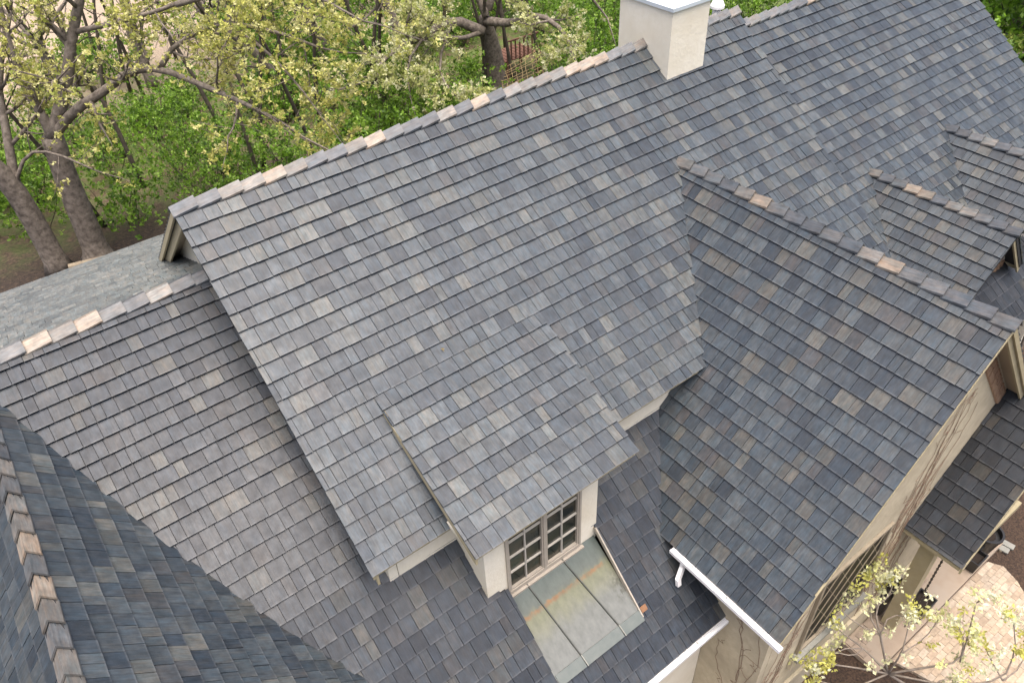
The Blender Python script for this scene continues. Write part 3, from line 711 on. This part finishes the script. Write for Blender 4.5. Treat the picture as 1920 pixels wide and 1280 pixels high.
while y > -9.4:
    hgt = 0.105; x = 7.1 - (0.105 if row % 2 else 0)
    while x < 11:
        p = [(x, y - hgt + 0.006), (x + 0.204, y - hgt + 0.006), (x + 0.204, y), (x, y)]
        for hp in HP:
            p = clip(p, hp)
            if len(p) < 3: break
        if len(p) >= 3:
            t = r.uniform(0.85, 1.15); col = r.choice([(0.385, 0.305, 0.22), (0.40, 0.325, 0.24), (0.365, 0.285, 0.205), (0.41, 0.34, 0.26)]); col = tuple(c * t for c in col)
            zt = G + 0.075 + r.uniform(-0.003, 0.003); q = pix(V3(p[0][0], p[0][1], zt))
            tgt = MB() if cnt < 290 and q[0] < 1925 and q[1] < 1285 else rest
            tgt.prism([V3(a, c, zt) for a, c in p], Vector((0, 0, -0.06)), 0, col)
            if tgt is not rest: tgt.build('paver', M['paver'], patio); cnt += 1
        x += 0.21
    y -= hgt; row += 1
rest.build('pavers', M['paver'], patio, kind='stuff')

# --- porch furniture, pots, rain chain, marker
rc = thing('rain_chain', V3(7.62, -7.16, -8.4), 'dark rain chain hanging from the porch eave beside the tan post', 'rain chain')
for i in range(23):
    z = -5.95 - i * 0.095; c = V3(7.66, -7.12, z); b = MB()
    lathe(b, c + Vector((0, 0, -0.075)), [(0.009, 0), (0.022, 0.07), (0.007, 0.09)], 6); b.build('link', M['chaincol'], rc)
def planter(name, c, w, d, h, label, rz=0.0, taper=0.85):
    t = thing(name, c, label, 'planter'); R = Matrix.Rotation(rz, 3, 'Z'); b = MB()
    def ring(s, z): return [c + R @ Vector((a * w / 2 * s, e * d / 2 * s, z)) for a, e in ((-1, -1), (1, -1), (1, 1), (-1, 1))]
    o0, o1, i1, i0 = ring(taper, 0), ring(1, h), ring(0.86, h), ring(0.80, h - 0.08)
    b.add(o0 + o1 + i1 + i0, [(0, 3, 2, 1)] + [(k_ + a, (k_ + 1) % 4 + a, (k_ + 1) % 4 + a + 4, k_ + a + 4) for a in (0, 4, 8) for k_ in range(4)])
    b.build('box', M['black'], t); b = MB(); b.add([p + Vector((0, 0, 0.004)) for p in i0], [(0, 1, 2, 3)]); b.build('potting_soil', M['soil'], t); return t
planter('square_planter', V3(8.38, -7.03, G + 0.15), 0.42, 0.32, 0.40, 'empty black square planter under the rain chain', 0.0)
planter('square_planter', V3(10.05, -7.08, G + 0.15), 0.36, 0.36, 0.30, 'black square planter box on the porch edge beside the round pot', 0.0)
def pot(c, rad, h, label):
    t = thing('round_pot', c, label, 'planter'); b = MB()
    lathe(b, c, [(rad * 0.7, 0), (rad, h * 0.9), (rad * 1.06, h * 0.9), (rad * 1.06, h), (rad * 0.9, h), (rad * 0.88, h - 0.10)], 20); b.build('pot', M['black'], t)
    b = MB(); lathe(b, c + Vector((0, 0, h - 0.12)), [(rad * 0.86, 0), (rad * 0.5, 0.025)], 20); b.build('potting_soil', M['soil'], t)
pot(V3(10.55, -7.02, G + 0.15), 0.25, 0.5, 'tall round black pot at the end of the porch step')
pot(V3(10.28, -6.92, G + 0.15), 0.19, 0.34, 'low round black bowl pot between the tall pot and the square planter')
planter('tall_planter', V3(7.95, -6.60, G + 0.15), 0.40, 0.20, 0.85, 'tall tapered black planter standing left of the tan post', 0.0, 0.7)
t = thing('garden_marker', V3(10.95, -7.28, G), 'pale double plated marker lying in the mulch by the patio', 'marker')
for i in range(2):
    b = MB(); b.box(V3(10.93 + i * 0.16, -7.28 - i * 0.02, G + 0.06), 0.13, 0.24, 0.03, 0, None, 0.15); b.build('plate', M['plate'], t)
b = MB(); b.box(V3(11.0, -7.29, G + 0.03), 0.3, 0.04, 0.05); b.build('stake', M['log'], t)

# ------------------------------------------------------------------ vegetation
def leafquad(b, p, d, s, r, tint):
    """one folded leaf: two triangles"""
    d = d.normalized(); x = d.cross(Vector((r.gauss(0, 1), r.gauss(0, 1), r.gauss(0, 1) + 0.4)))
    if x.length < 1e-3: x = d.orthogonal()
    x.normalize(); nn = x.cross(d)
    b.add([p, p + d * s * 0.5 + x * s * 0.3 + nn * s * 0.08, p + d * s, p + d * s * 0.5 - x * s * 0.3 + nn * s * 0.08], [(0, 1, 2, 3)], tint)
def rv(r): return Vector((r.gauss(0, 1), r.gauss(0, 1), r.gauss(0, 1)))
def tuft(b, p, r, n, s, cols, up=0.5, sp=0.25):
    base = r.choice(cols); f = r.uniform(0.8, 1.15)
    for _ in range(n):
        d = rv(r).normalized() + Vector((0, 0, up)); g_ = f * r.uniform(0.8, 1.2)
        leafquad(b, p + rv(r) * s * sp, d, s * r.uniform(0.7, 1.2), r, tuple(c * g_ for c in base))
OAK = [(0.54, 0.53, 0.15), (0.62, 0.60, 0.22), (0.45, 0.46, 0.11), (0.66, 0.64, 0.30), (0.38, 0.43, 0.10)]
PALE = [(0.62, 0.62, 0.32), (0.70, 0.70, 0.46), (0.52, 0.54, 0.22), (0.40, 0.44, 0.13)]
GREEN = [(0.15, 0.28, 0.02), (0.19, 0.34, 0.03), (0.10, 0.20, 0.018), (0.24, 0.38, 0.05), (0.075, 0.15, 0.016)]
DGREEN = [(0.05, 0.13, 0.015), (0.075, 0.18, 0.02), (0.12, 0.22, 0.03), (0.035, 0.09, 0.012)]

def wander(r, p, d, L, n, bend=0.25, lift=0.05):
    pts = [p]; d = d.normalized()
    for i in range(n):
        d = (d + rv(r) * bend * 0.5 + Vector((0, 0, lift))).normalized(); pts.append(pts[-1] + d * (L / n))
    return pts, d
class Tree:
    def __init__(s, seed, cols, leaf=0.1, n=7, tufts=2, bend=0.28):
        s.r = random.Random(seed); s.wood = MB(); s.lv = MB(); s.cols = cols; s.leaf = leaf; s.n = n; s.k = tufts; s.bend = bend
    def limb(s, pts, r0, r1, depth, sides=7, spread=1.0, kids=5, start=0.35, Lk=None):
        r = s.r; m = len(pts)
        s.wood.tube(pts, [r0 + (r1 - r0) * i / (m - 1) for i in range(m)], sides)
        tot = sum((pts[i + 1] - pts[i]).length for i in range(m - 1))
        if depth == 0:
            for i in range(1, m):
                for _ in range(s.k):
                    if r.random() < 0.75: tuft(s.lv, pts[i] + rv(r) * 0.10, r, s.n, s.leaf, s.cols)
            return
        for q in range(kids):
            t = start + (1 - start) * (q + r.random()) / kids; f = t * (m - 1); i = min(int(f), m - 2); p = pts[i].lerp(pts[i + 1], f - i)
            d = (pts[i + 1] - pts[i]).normalized(); side = rv(r); side = (side - d * side.dot(d)).normalized()
            nd = (d * r.uniform(0.2, 0.7) + side * spread + Vector((0, 0, 0.25))).normalized()
            L = (Lk or tot) * r.uniform(0.38, 0.62); rr = (r0 + (r1 - r0) * t) * 0.55
            cp, _ = wander(r, p, nd, L, 4 if depth > 1 else 3, s.bend)
            s.limb(cp, max(rr, 0.008), max(rr * 0.4, 0.005), depth - 1, 5 if depth > 1 else 3, spread, kids if depth > 1 else max(3, kids - 1), 0.25)
        cp, _ = wander(r, pts[-1], pts[-1] - pts[-2], tot * 0.35, 3, s.bend)
        s.limb(cp, r1, 0.006, 0, 4)
    def finish(s, root, bark='bark'):
        s.wood.build('trunk', M[bark], root, smooth=True); s.lv.build('crown', M['leaf'], root)

def gp(x, y): return Vector((x, y, 0))
def smooth(pts, k=2):
    for _ in range(k):
        q = [pts[0]]
        for a, c in zip(pts, pts[1:]): q += [a.lerp(c, 0.25), a.lerp(c, 0.75)]
        pts = q + [pts[-1]]
    return pts
# two big oaks at the left, forked as in the photograph
def over(x, y, z, dx=0, dy=0): return V3(x + dx, y + dy, z)
t = thing('oak_tree', gp(-0.13, 15.1), 'big grey trunked oak forking above the shrubs at left, with yellow green young leaves', 'tree')
T = Tree(3, OAK, 0.088, 9, 3)
bx, by = -0.13, 15.1
F0 = V3(bx + 0.25, by, -4.75)
trunk = smooth([gp(bx, by), V3(bx + 0.03, by, -8.2), V3(bx + 0.08, by, -7.0), V3(bx + 0.12, by, -6.0), F0], 1)
T.wood.tube(trunk, [0.40 - 0.10 * i / (len(trunk) - 1) + (0.14 if i == 0 else 0.05 if i == 1 else 0) for i in range(len(trunk))], 10)
T.limb(smooth([F0, at(142, 205, 20.9), at(190, 175, 20.6), at(245, 132, 20.3), at(300, 128, 20.0), at(380, 160, 19.6), at(450, 190, 19.2), at(520, 225, 18.8)], 1), 0.15, 0.04, 2, 8, 0.9, 8, 0.22, 3.0)
T.limb(smooth([F0, at(125, 160, 20.8), at(135, 60, 20.2), at(165, -60, 19.6), at(200, -160, 19.2)], 1), 0.20, 0.07, 2, 8, 1.0, 9, 0.15, 3.2)
T.limb(smooth([F0, at(85, 225, 21.2), at(50, 170, 21), at(15, 80, 20.8), at(-10, -30, 20.4)], 1), 0.17, 0.05, 2, 8, 1.0, 7, 0.25, 2.8)
T.limb(smooth([at(300, 128, 20.0), at(330, 80, 19.6), at(420, 40, 19.2), at(520, 60, 18.8), at(600, 90, 18.4)], 1), 0.08, 0.03, 2, 6, 1.0, 8, 0.15, 2.8)
T.limb(smooth([at(140, 60, 20.2), at(230, 40, 19.6), at(330, 10, 19.2), at(420, -40, 18.8)], 1), 0.08, 0.03, 2, 6, 1.0, 8, 0.2, 2.6)
T.limb(smooth([at(420, 40, 19.2), at(500, 95, 18.9), at(560, 160, 18.6), at(600, 215, 18.3)], 1), 0.05, 0.015, 2, 6, 1.0, 7, 0.15, 2.4)
T.limb(smooth([at(330, 10, 19.2), at(470, -30, 18.6), at(590, -10, 18.2), at(680, 40, 18)], 1), 0.07, 0.02, 2, 6, 1.0, 8, 0.2, 2.4)
T.limb(smooth([at(450, 190, 19.2), at(500, 215, 18.8), at(545, 250, 18.4)], 1), 0.03, 0.012, 1, 5, 1.0, 6, 0.2, 1.6)
T.finish(t)
t = thing('oak_tree', gp(-1.26, 15.2), 'leaning oak at the left edge, its trunk bending out of the frame', 'tree')
T = Tree(8, OAK, 0.088, 9, 3)
bx, by = -1.26, 15.2
trunk = smooth([gp(bx, by), V3(bx, by, -7.2), V3(bx - 0.1, by, -5.6), V3(bx - 0.5, by, -4.6), V3(bx - 1.4, by + 0.2, -3.6), V3(bx - 2.4, by + 0.3, -2.8)], 1)
T.wood.tube(trunk, [0.34 - 0.14 * i / (len(trunk) - 1) + (0.12 if i == 0 else 0) for i in range(len(trunk))], 10)
T.limb(smooth([V3(bx - 0.05, by, -6.0), at(10, 240, 21.2), at(-5, 150, 21), at(20, 20, 20.6)], 1), 0.15, 0.05, 2, 7, 1.0, 7, 0.25, 2.8)
T.limb(smooth([V3(bx - 0.05, by, -5.8), at(50, 285, 21.2), at(100, 285, 20.8), at(180, 320, 20.4)], 1), 0.06, 0.02, 1, 6, 1.0, 7, 0.3, 2)
T.finish(t)

def oak(seed, x, y, h, r0, lean, label, limbs=6, cols=OAK, leaf=0.095, n=7, tufts=2, kids=5, fork=0.33, Ls=0.42):
    t = thing('oak_tree', gp(x, y), label, 'tree'); T = Tree(seed, cols, leaf, n, tufts); r = T.r
    base = gp(x, y); top = base + Vector((lean[0], lean[1], h * fork))
    tr = smooth([base, base.lerp(top, 0.4) + rv(r) * 0.15, base.lerp(top, 0.75) + rv(r) * 0.2, top], 1)
    T.wood.tube(tr, [r0 * (1.35 if i == 0 else 1 - 0.35 * i / (len(tr) - 1)) for i in range(len(tr))], 9)
    for i in range(limbs):
        a = 2 * math.pi * (i + r.random() * 0.7) / limbs; e = r.uniform(0.25, 1.1)
        d = Vector((math.cos(a), math.sin(a), e)); p = tr[-1].lerp(tr[-3], r.random() if i else 0)
        pts, _ = wander(r, p, d, h * Ls * r.uniform(0.8, 1.2), 6, 0.35, 0.08)
        T.limb(pts, r0 * 0.42, r0 * 0.12, 2, 6, 1.0, kids, 0.3, h * 0.25)
    T.finish(t); return t
oak(21, 12.06, 22.3, 13.5, 0.27, (-1.2, 0.5), 'tall dark trunked oak in the middle of the woods with upright limbs', 5)
oak(22, 9.44, 21.0, 12.5, 0.2, (-2.4, 1.2), 'slimmer oak leaning left beside the tall dark trunked oak', 4)
t = thing('oak_tree', gp(16.2, 16.5), 'thick gnarled oak right behind the main ridge with pale flowering twigs', 'tree')
T = Tree(23, PALE, 0.10, 9, 4)
trunk = smooth([gp(16.2, 16.5), V3(16.2, 16.5, -7.9), V3(16.1, 16.4, -7.0), V3(15.9, 16.3, -6.2), V3(15.7, 16.3, -5.4)], 1)
T.wood.tube(trunk, [0.55 - 0.36 * i / (len(trunk) - 1) + (0.2 if i == 0 else 0) for i in range(len(trunk))], 10)
K = trunk[-1]
for pts, r0, r1, kid, Lk in (
    ([(905, 60, 29.3), (850, 35, 28.6), (790, 70, 27.8), (735, 95, 27.2), (690, 150, 26.6)], 0.22, 0.04, 7, 2.4),
    ([(905, 60, 29.3), (860, 75, 28.4), (800, 62, 27.6), (760, 120, 27), (770, 185, 26.6)], 0.10, 0.02, 7, 2.0),
    ([(912, 40, 29.2), (960, 45, 28.6), (1010, 25, 28), (1060, 60, 27.4), (1075, 105, 27)], 0.19, 0.03, 7, 2.2),
    ([(912, 30, 29), (890, -20, 28.6), (840, -60, 28), (760, -40, 27.4), (700, 20, 27)], 0.16, 0.04, 7, 2.4),
    ([(915, 20, 29), (940, -60, 28.5), (1000, -100, 28), (1080, -40, 27.4), (1120, 10, 27)], 0.16, 0.04, 7, 2.4),
    ([(850, 35, 28.6), (820, 120, 27.4), (840, 170, 26.8), (880, 195, 26.4)], 0.06, 0.015, 6, 1.6)):
    T.limb(smooth([at(*q) for q in pts], 1), r0, r1, 2, 7, 1.0, kid, 0.25, Lk)
T.finish(t)
oak(24, 14.8, 19.8, 12.5, 0.24, (-2.0, 1.0), 'oak with a slanting trunk left of the gnarled oak', 5, PALE, 0.11, 6, 1, 4)
oak(25, 5.5, 27.5, 13, 0.22, (0.3, 0.5), 'oak standing farthest back at the edge of the dry field', 5)
oak(26, 10.0, 29.0, 14, 0.24, (0.5, 0.2), 'oak at the back between the dry field and the dark trunks', 5)
oak(27, 21.5, 23.0, 13, 0.24, (0.5, 0.2), 'oak at the back left of the chimney with pale leaves', 5, PALE)
oak(28, 1.5, 24.0, 12, 0.2, (0.2, 0.2), 'oak behind the forked oak at the field edge', 5)
oak(29, 33.5, 4.6, 12.5, 0.3, (0, 0), 'dense dark green tree past the far roof end', 9, DGREEN, 0.22, 10, 4, 5, 0.3, 0.4)
oak(30, 30.0, 0.5, 9.5, 0.25, (0, 0), 'lighter yellow green tree at the right edge past the far roof end', 9, [(0.14, 0.24, 0.03), (0.22, 0.28, 0.05), (0.09, 0.18, 0.025)], 0.2, 10, 4, 5, 0.3, 0.38)
oak(31, 39.0, 9.0, 12, 0.3, (0, 0), 'broad green tree at the back beyond the far roof end', 8, DGREEN, 0.25, 9, 4, 5, 0.3, 0.42)
oak(32, 30.0, 17.0, 12, 0.22, (0, 0), 'green tree at the back behind the stepped ridge', 6, GREEN, 0.18, 8, 3, 5, 0.35, 0.4)

# understory shrubs: four kinds, copied
def shrub_mesh(seed, h, w, n):
    r = random.Random(seed); wd, lv = MB(), MB()
    for i in range(7):
        a = r.uniform(0, 6.28); pts, d = wander(r, Vector((r.uniform(-.2, .2), r.uniform(-.2, .2), 0)), Vector((math.cos(a) * 0.5, math.sin(a) * 0.5, 1)), h * r.uniform(0.7, 1.0), 5, 0.3)
        wd.tube(pts, [0.022, 0.018, 0.014, 0.011, 0.008, 0.005], 4)
        for q in range(n):
            f = r.uniform(1.2, 5); k_ = min(int(f), 4); p = pts[k_].lerp(pts[k_ + 1], f - k_)
            o = rv(r) * w * 0.23; o.z *= 0.35
            tuft(lv, p + o, r, 6, 0.12, GREEN, 0.25)
    return wd.mesh('stems', M['thin'], (0, 0, 0), True), lv.mesh('foliage', M['leaf'], (0, 0, 0))
SH = [shrub_mesh(50 + i, h, w, 42) for i, (h, w) in enumerate(((2.6, 2.6), (1.9, 2.4), (3.2, 2.8), (1.3, 2.0)))]
def zone(x, y):
    if x < 2.5: return 'round the two oaks at the left edge' if y < 20 else 'at the left back by the dry field'
    if x < 8: return 'just behind the left end of the main ridge' if y < 20 else 'behind the forked oak near the dry field'
    if x < 14.5: return 'just beyond the middle of the main ridge' if y < 20 else 'under the dark trunks in the middle of the woods'
    if x < 20: return 'round the gnarled oak and the net' if y < 20 else 'far behind the gnarled oak'
    return 'left of the chimney beyond the ridge' if y > 14 else 'beyond the stepped ridge right of the chimney'
r = random.Random(77); spots = []
tries = 0
while len(spots) < 125 and tries < 20000:
    tries += 1
    x, y = r.uniform(-6, 30), r.uniform(12.5, 33)
    q = pix(gp(x, y) + Vector((0, 0, 1)))
    if not (-60 < q[0] < 1560 and -80 < q[1] < 560): continue
    if 905 < q[0] < 1045 and 40 < q[1] < 260: continue      # open ground round the net
    if x < 1.3 and y < 17.5: continue                 # bare soil round the oak trunks
    if y > 25 and x < 9 and r.random() < 0.85: continue    # the dry field
    if any((x - a) ** 2 + (y - c) ** 2 < 1.3 for a, c in spots): continue
    spots.append((x, y))
for i, (x, y) in enumerate(spots):
    ki = r.choice((0, 0, 1, 1, 2, 3)); m = SH[ki]; z_ = r.uniform(0, 6.28); sc = r.uniform(0.8, 1.2)
    t = thing('understory_shrub', gp(x, y), '%s bright green shrub %s' % (('bushy', 'low spreading', 'tall leafy', 'small')[ki], zone(x, y)), 'shrub', 'green shrubs of the woodland understory')
    t.rotation_euler = (0, 0, z_); t.scale = (sc, sc, sc)
    for nm, me in (('stems', m[0]), ('foliage', m[1])):
        o = bpy.data.objects.new(nm, me); COL.objects.link(o); o.parent = t
# big rounded bushes past the far end of the roof
for i, (x, y, sc) in enumerate(((31, 1.5, 2.0), (33.5, 4.5, 2.4), (36, 2.0, 2.2), (36.5, 7.5, 2.6), (40, 5.0, 2.6), (41, 10, 2.8), (33, 9.0, 2.0), (45, 8, 3.0), (29.5, -1.5, 1.8), (38, 12, 2.4))):
    m = SH[i % 4]; t = thing('broad_bush', gp(x, y), 'broad green bush crowding the ground past the far roof end', 'bush', 'broad bushes past the far roof end')
    t.rotation_euler = (0, 0, i * 1.3); t.scale = (sc, sc, sc)
    for nm, me in (('stems', m[0]), ('foliage', m[1])):
        o = bpy.data.objects.new(nm, me); COL.objects.link(o); o.parent = t
# thin saplings
def sap_mesh(seed, h):
    T = Tree(seed, OAK if seed % 2 else GREEN, 0.085, 5, 1); r_ = T.r
    pts, _ = wander(r_, Vector((0, 0, 0)), Vector((r_.uniform(-.12, .12), r_.uniform(-.12, .12), 1)), h, 7, 0.10, 0.05)
    T.limb(pts, 0.085, 0.03, 1, 6, 1.1, 7, 0.4, 2.2)
    return T.wood.mesh('trunk', M['thin'], (0, 0, 0), True), T.lv.mesh('crown', M['leaf'], (0, 0, 0))
SP = [sap_mesh(90 + i, h) for i, h in enumerate((8.5, 7, 9.5, 6))]
n = 0
while n < 52:
    x, y = r.uniform(0.5, 28), r.uniform(14.5, 30); q = pix(gp(x, y) + Vector((0, 0, 1)))
    if not (150 < q[0] < 1520 and -60 < q[1] < 470): continue
    m = SP[r.randrange(4)]
    t = thing('sapling', gp(x, y), 'thin dark stemmed sapling %s' % zone(x, y), 'sapling', 'thin saplings in the woods')
    t.rotation_euler = (0, 0, r.uniform(0, 6.28))
    for nm, me in (('trunk', m[0]), ('crown', m[1])):
        o = bpy.data.objects.new(nm, me); COL.objects.link(o); o.parent = t
    n += 1

# flowering tree in front of the gable, and the one by the far porch
FLOWER = [(0.80, 0.80, 0.50), (0.84, 0.85, 0.62), (0.74, 0.75, 0.36), (0.62, 0.61, 0.16)]
def flower_tree(name, base, stems, label, seed, leaf=0.062):
    t = thing(name, base, label, 'tree'); r = random.Random(seed); wd, lv = MB(), MB()
    for pts, r0 in stems:
        P = smooth(pts, 1); m_ = len(P)
        wd.tube(P, [r0 * (1 - 0.75 * i / (m_ - 1)) + 0.003 for i in range(m_)], 5)
        if r0 > 0.03: continue
        tot = m_
        for i in range(max(1, m_ // 3), m_):
            nk = 1 if i < m_ - 1 else 4
            for _ in range(nk):
                if r.random() < 0.72:
                    d = ((P[i] - P[i - 1]).normalized() * 0.6 + rv(r) * 0.55 + Vector((0, 0, 0.35)))
                    tw, _d = wander(r, P[i], d, r.uniform(0.12, 0.34), 3, 0.3)
                    wd.tube(tw, [0.005, 0.004, 0.003, 0.002], 3, cap=False)
                    tuft(lv, tw[-1], r, 20, leaf * 1.2, FLOWER, -0.1, 0.55)
        tuft(lv, P[-1], r, 30, leaf * 1.15, FLOWER, 0.0, 0.9)
    wd.build('trunk', M['twig'], t, smooth=True); lv.build('crown', M['leaf'], t)
    return t
D = 12.1
B0 = V3(7.1, -8.35, G)
J = at(1665, 1262, D + 0.3)
flower_tree('flowering_tree', B0, [
    ([B0, B0.lerp(J, 0.5) + Vector((0.1, 0, 0)), J], 0.05),
    ([J, at(1600, 1250, D), at(1560, 1245, D - .2), at(1500, 1232, D - .3)], 0.016),
    ([J, at(1620, 1215, D), at(1585, 1190, D - .1), at(1560, 1170, D - .2), at(1565, 1165, D - .3)], 0.016),
    ([J, at(1650, 1190, D - .2), at(1640, 1140, D - .3), at(1668, 1115, D - .3), at(1680, 1075, D - .5)], 0.018),
    ([J, at(1690, 1225, D - .2), at(1700, 1190, D - .3), at(1705, 1160, D - .4)], 0.014),
    ([at(1650, 1190, D - .2), at(1628, 1150, D - .3), at(1640, 1100, D - .4), at(1628, 1080, D - .4)], 0.011),
    ([at(1650, 1190, D - .2), at(1668, 1150, D - .2), at(1720, 1160, D - .3), at(1735, 1150, D - .3)], 0.011),
    ([J, at(1740, 1250, D - .2), at(1800, 1240, D - .4), at(1815, 1190, D - .6), at(1830, 1130, D - .8)], 0.018),
    ([at(1800, 1240, D - .4), at(1808, 1200, D - .6), at(1800, 1180, D - .7)], 0.010),
    ([J, at(1780, 1285, D - .3), at(1880, 1275, D - .6), at(1905, 1220, D - .8), at(1900, 1160, D - 1)], 0.018),
    ([at(1880, 1275, D - .6), at(1915, 1250, D - .6), at(1930, 1190, D - .6)], 0.012),
    ([at(1880, 1275, D - .6), at(1860, 1240, D - .6), at(1850, 1220, D - .7)], 0.012),
    ([J, at(1600, 1290, D), at(1540, 1278, D - .2), at(1525, 1270, D - .2)], 0.014),
    ([at(1740, 1290, D - .2), at(1770, 1270, D - .3), at(1790, 1275, D - .3)], 0.012),
    ([at(1620, 1215, D), at(1575, 1215, D), at(1530, 1250, D - .2)], 0.010),
    ([at(1650, 1190, D - .2), at(1600, 1165, D - .2), at(1575, 1140, D - .3), at(1590, 1120, D - .3)], 0.011),
    ([at(1640, 1140, D - .3), at(1660, 1110, D - .3), at(1645, 1085, D - .4)], 0.009),
    ([at(1690, 1225, D - .2), at(1735, 1195, D - .2), at(1760, 1160, D - .3)], 0.010),
    ([at(1620, 1215, D), at(1600, 1230, D), at(1560, 1220, D), at(1520, 1215, D)], 0.009),
], 'small tree with pale yellow green blossom beside the brick patio', 5)
c0 = at(1960, 520, 15.2)
flower_tree('flowering_tree', Vector((c0.x + 0.4, c0.y - 0.2, 0)), [
    ([Vector((c0.x + 0.4, c0.y - 0.2, 0)), Vector((c0.x + 0.3, c0.y - 0.1, c0.z * 0.6)), c0], 0.05),
    ([c0, at(1930, 515, 15.2), at(1905, 512, 15.1), at(1893, 508, 15.1)], 0.014), ([c0, at(1935, 500, 15.2), at(1915, 497, 15.1)], 0.012),
    ([c0, at(1960, 480, 15.2), at(1950, 450, 15.1)], 0.012)], 'blossoming twigs at the right edge above the small dark roof', 6, 0.07)

# dry vines on the front gable
def vine(starts, label, seed, plane='y'):
    r = random.Random(seed); b = MB(); x0, z0 = starts[0]
    for (x, z) in starts:
        pts = []; L = r.uniform(1.6, 3.4); n_ = 16
        for i in range(n_):
            pts.append(V3(x, wy - 0.010, z) if plane == 'y' else V3(4.2 - 0.010, x, z)); z += L / n_; x += r.gauss(0.02, 0.035)
            lim = zC(x, 0) - 0.2 if plane == 'y' else -5.0
            if z > lim: break
            if r.random() < 0.25 and i > 2:
                q = pts[-1]; tw = [q]
                for _ in range(4): tw.append(tw[-1] + (Vector((r.gauss(0, .07), 0, r.uniform(0.0, .09))) if plane == 'y' else Vector((0, r.gauss(0, .07), r.uniform(0, .09)))))
                b.tube(tw, [0.003] * 5, 3, cap=False)
        if len(pts) > 2: b.tube(pts, [0.0055 - 0.003 * i / len(pts) for i in range(len(pts))], 4)
    c = V3(x0, wy if plane == 'y' else x0, G)
    o = b.build('dry_vine', M['vine'], None, loc=Vector((0, 0, 0)), label=label, cat='vine'); return o
r = random.Random(9)
vine([(7.05 + r.uniform(-0.15, 0.6), -8.6 + r.uniform(0, 3.6)) for _ in range(22)], 'tangle of bare brown vine on the gable wall beside the porch roof', 1)
vine([(4.30 + r.uniform(0, 0.7), -8.6 + r.uniform(0, 1.0)) for _ in range(7)], 'bare vine stems at the corner below the gutter end', 2)
vine([(-6.44 + r.uniform(0, 0.4), -8.5 + r.uniform(0, 1.5)) for _ in range(4)], 'few bare vine stems on the side wall under the long gutter', 3, 'x')

# log, net, play platform
t = thing('fallen_log', gp(-0.6, 15.3), 'pale weathered log on the ground behind the left roof edge', 'log')
b = MB(); b.tube([V3(-1.0, 14.9, G + 0.12), V3(-0.1, 14.6, G + 0.15), V3(0.7, 14.2, G + 0.13)], [0.12, 0.13, 0.11], 8); b.build('log', M['log'], t)
bpy.data.objects['fallen_log'].location = gp(-0.6, 15.3)
t = thing('climbing_net', gp(16.9, 14.8), 'tan rope climbing net hanging beside the gnarled oak', 'climbing net')
b = MB(); A0, A1, A2, A3 = at(938, 132, 31.3), at(1012, 92, 31.3), at(1020, 145, 31.0), at(945, 175, 31.0)
r = random.Random(2)
for i in range(9):
    f = i / 8
    b.tube([A0.lerp(A1, f).lerp(A3.lerp(A2, f), q / 4) + rv(r) * 0.025 for q in range(5)], [0.012] * 5, 4)
    b.tube([A0.lerp(A3, f).lerp(A1.lerp(A2, f), q / 4) + rv(r) * 0.025 for q in range(5)], [0.012] * 5, 4)
b.build('net', M['rope'], t)
b = MB()
for p in (A0, A1): b.tube([Vector((p.x, p.y, 0)), p + Vector((0, 0, 0.2))], [0.05, 0.045], 6)
b.build('posts', M['redwood'], t)
t = thing('play_platform', gp(17.5, 17.2), 'red brown wooden play platform behind the climbing net', 'play platform')
c0 = at(965, 98, 33)
for i in range(9):
    b = MB(); b.box(Vector((c0.x - 0.9 + i * 0.2, c0.y, c0.z)), 0.17, 1.3, 0.04); b.build('plank', M['redwood'], t)
for i in range(8):
    b = MB(); b.box(Vector((c0.x - 0.85 + i * 0.22, c0.y - 0.63, c0.z + 0.4)), 0.05, 0.05, 0.76); b.build('baluster', M['redwood'], t)
for lx in (-0.85, 0.75):
    for ly in (-0.6, 0.6):
        b = MB(); b.box2(Vector((c0.x + lx - 0.05, c0.y + ly - 0.05, 0)), Vector((c0.x + lx + 0.05, c0.y + ly + 0.05, c0.z - 0.021))); b.build('leg', M['redwood'], t)
b = MB(); b.box(Vector((c0.x - 0.05, c0.y - 0.63, c0.z + 0.81)), 1.75, 0.08, 0.05); b.build('rail', M['redwood'], t)
# a seed husk on the roof
b = MB(); r = random.Random(1); p = V3(2.06, -2.30, zA(0, 2.30)) + Vector((0, -0.01, 0.02))
leafquad(b, p, Vector((0.3, -0.8, -0.4)), 0.06, r, (0.5, 0.4, 0.22)); leafquad(b, p, Vector((0.6, -0.4, -0.1)), 0.05, r, (0.45, 0.35, 0.18))
b.build('dry_leaf', M['leaf'], None, loc=p, label='tiny pale dry leaf lying on the main slope above the dormer', cat='leaf')
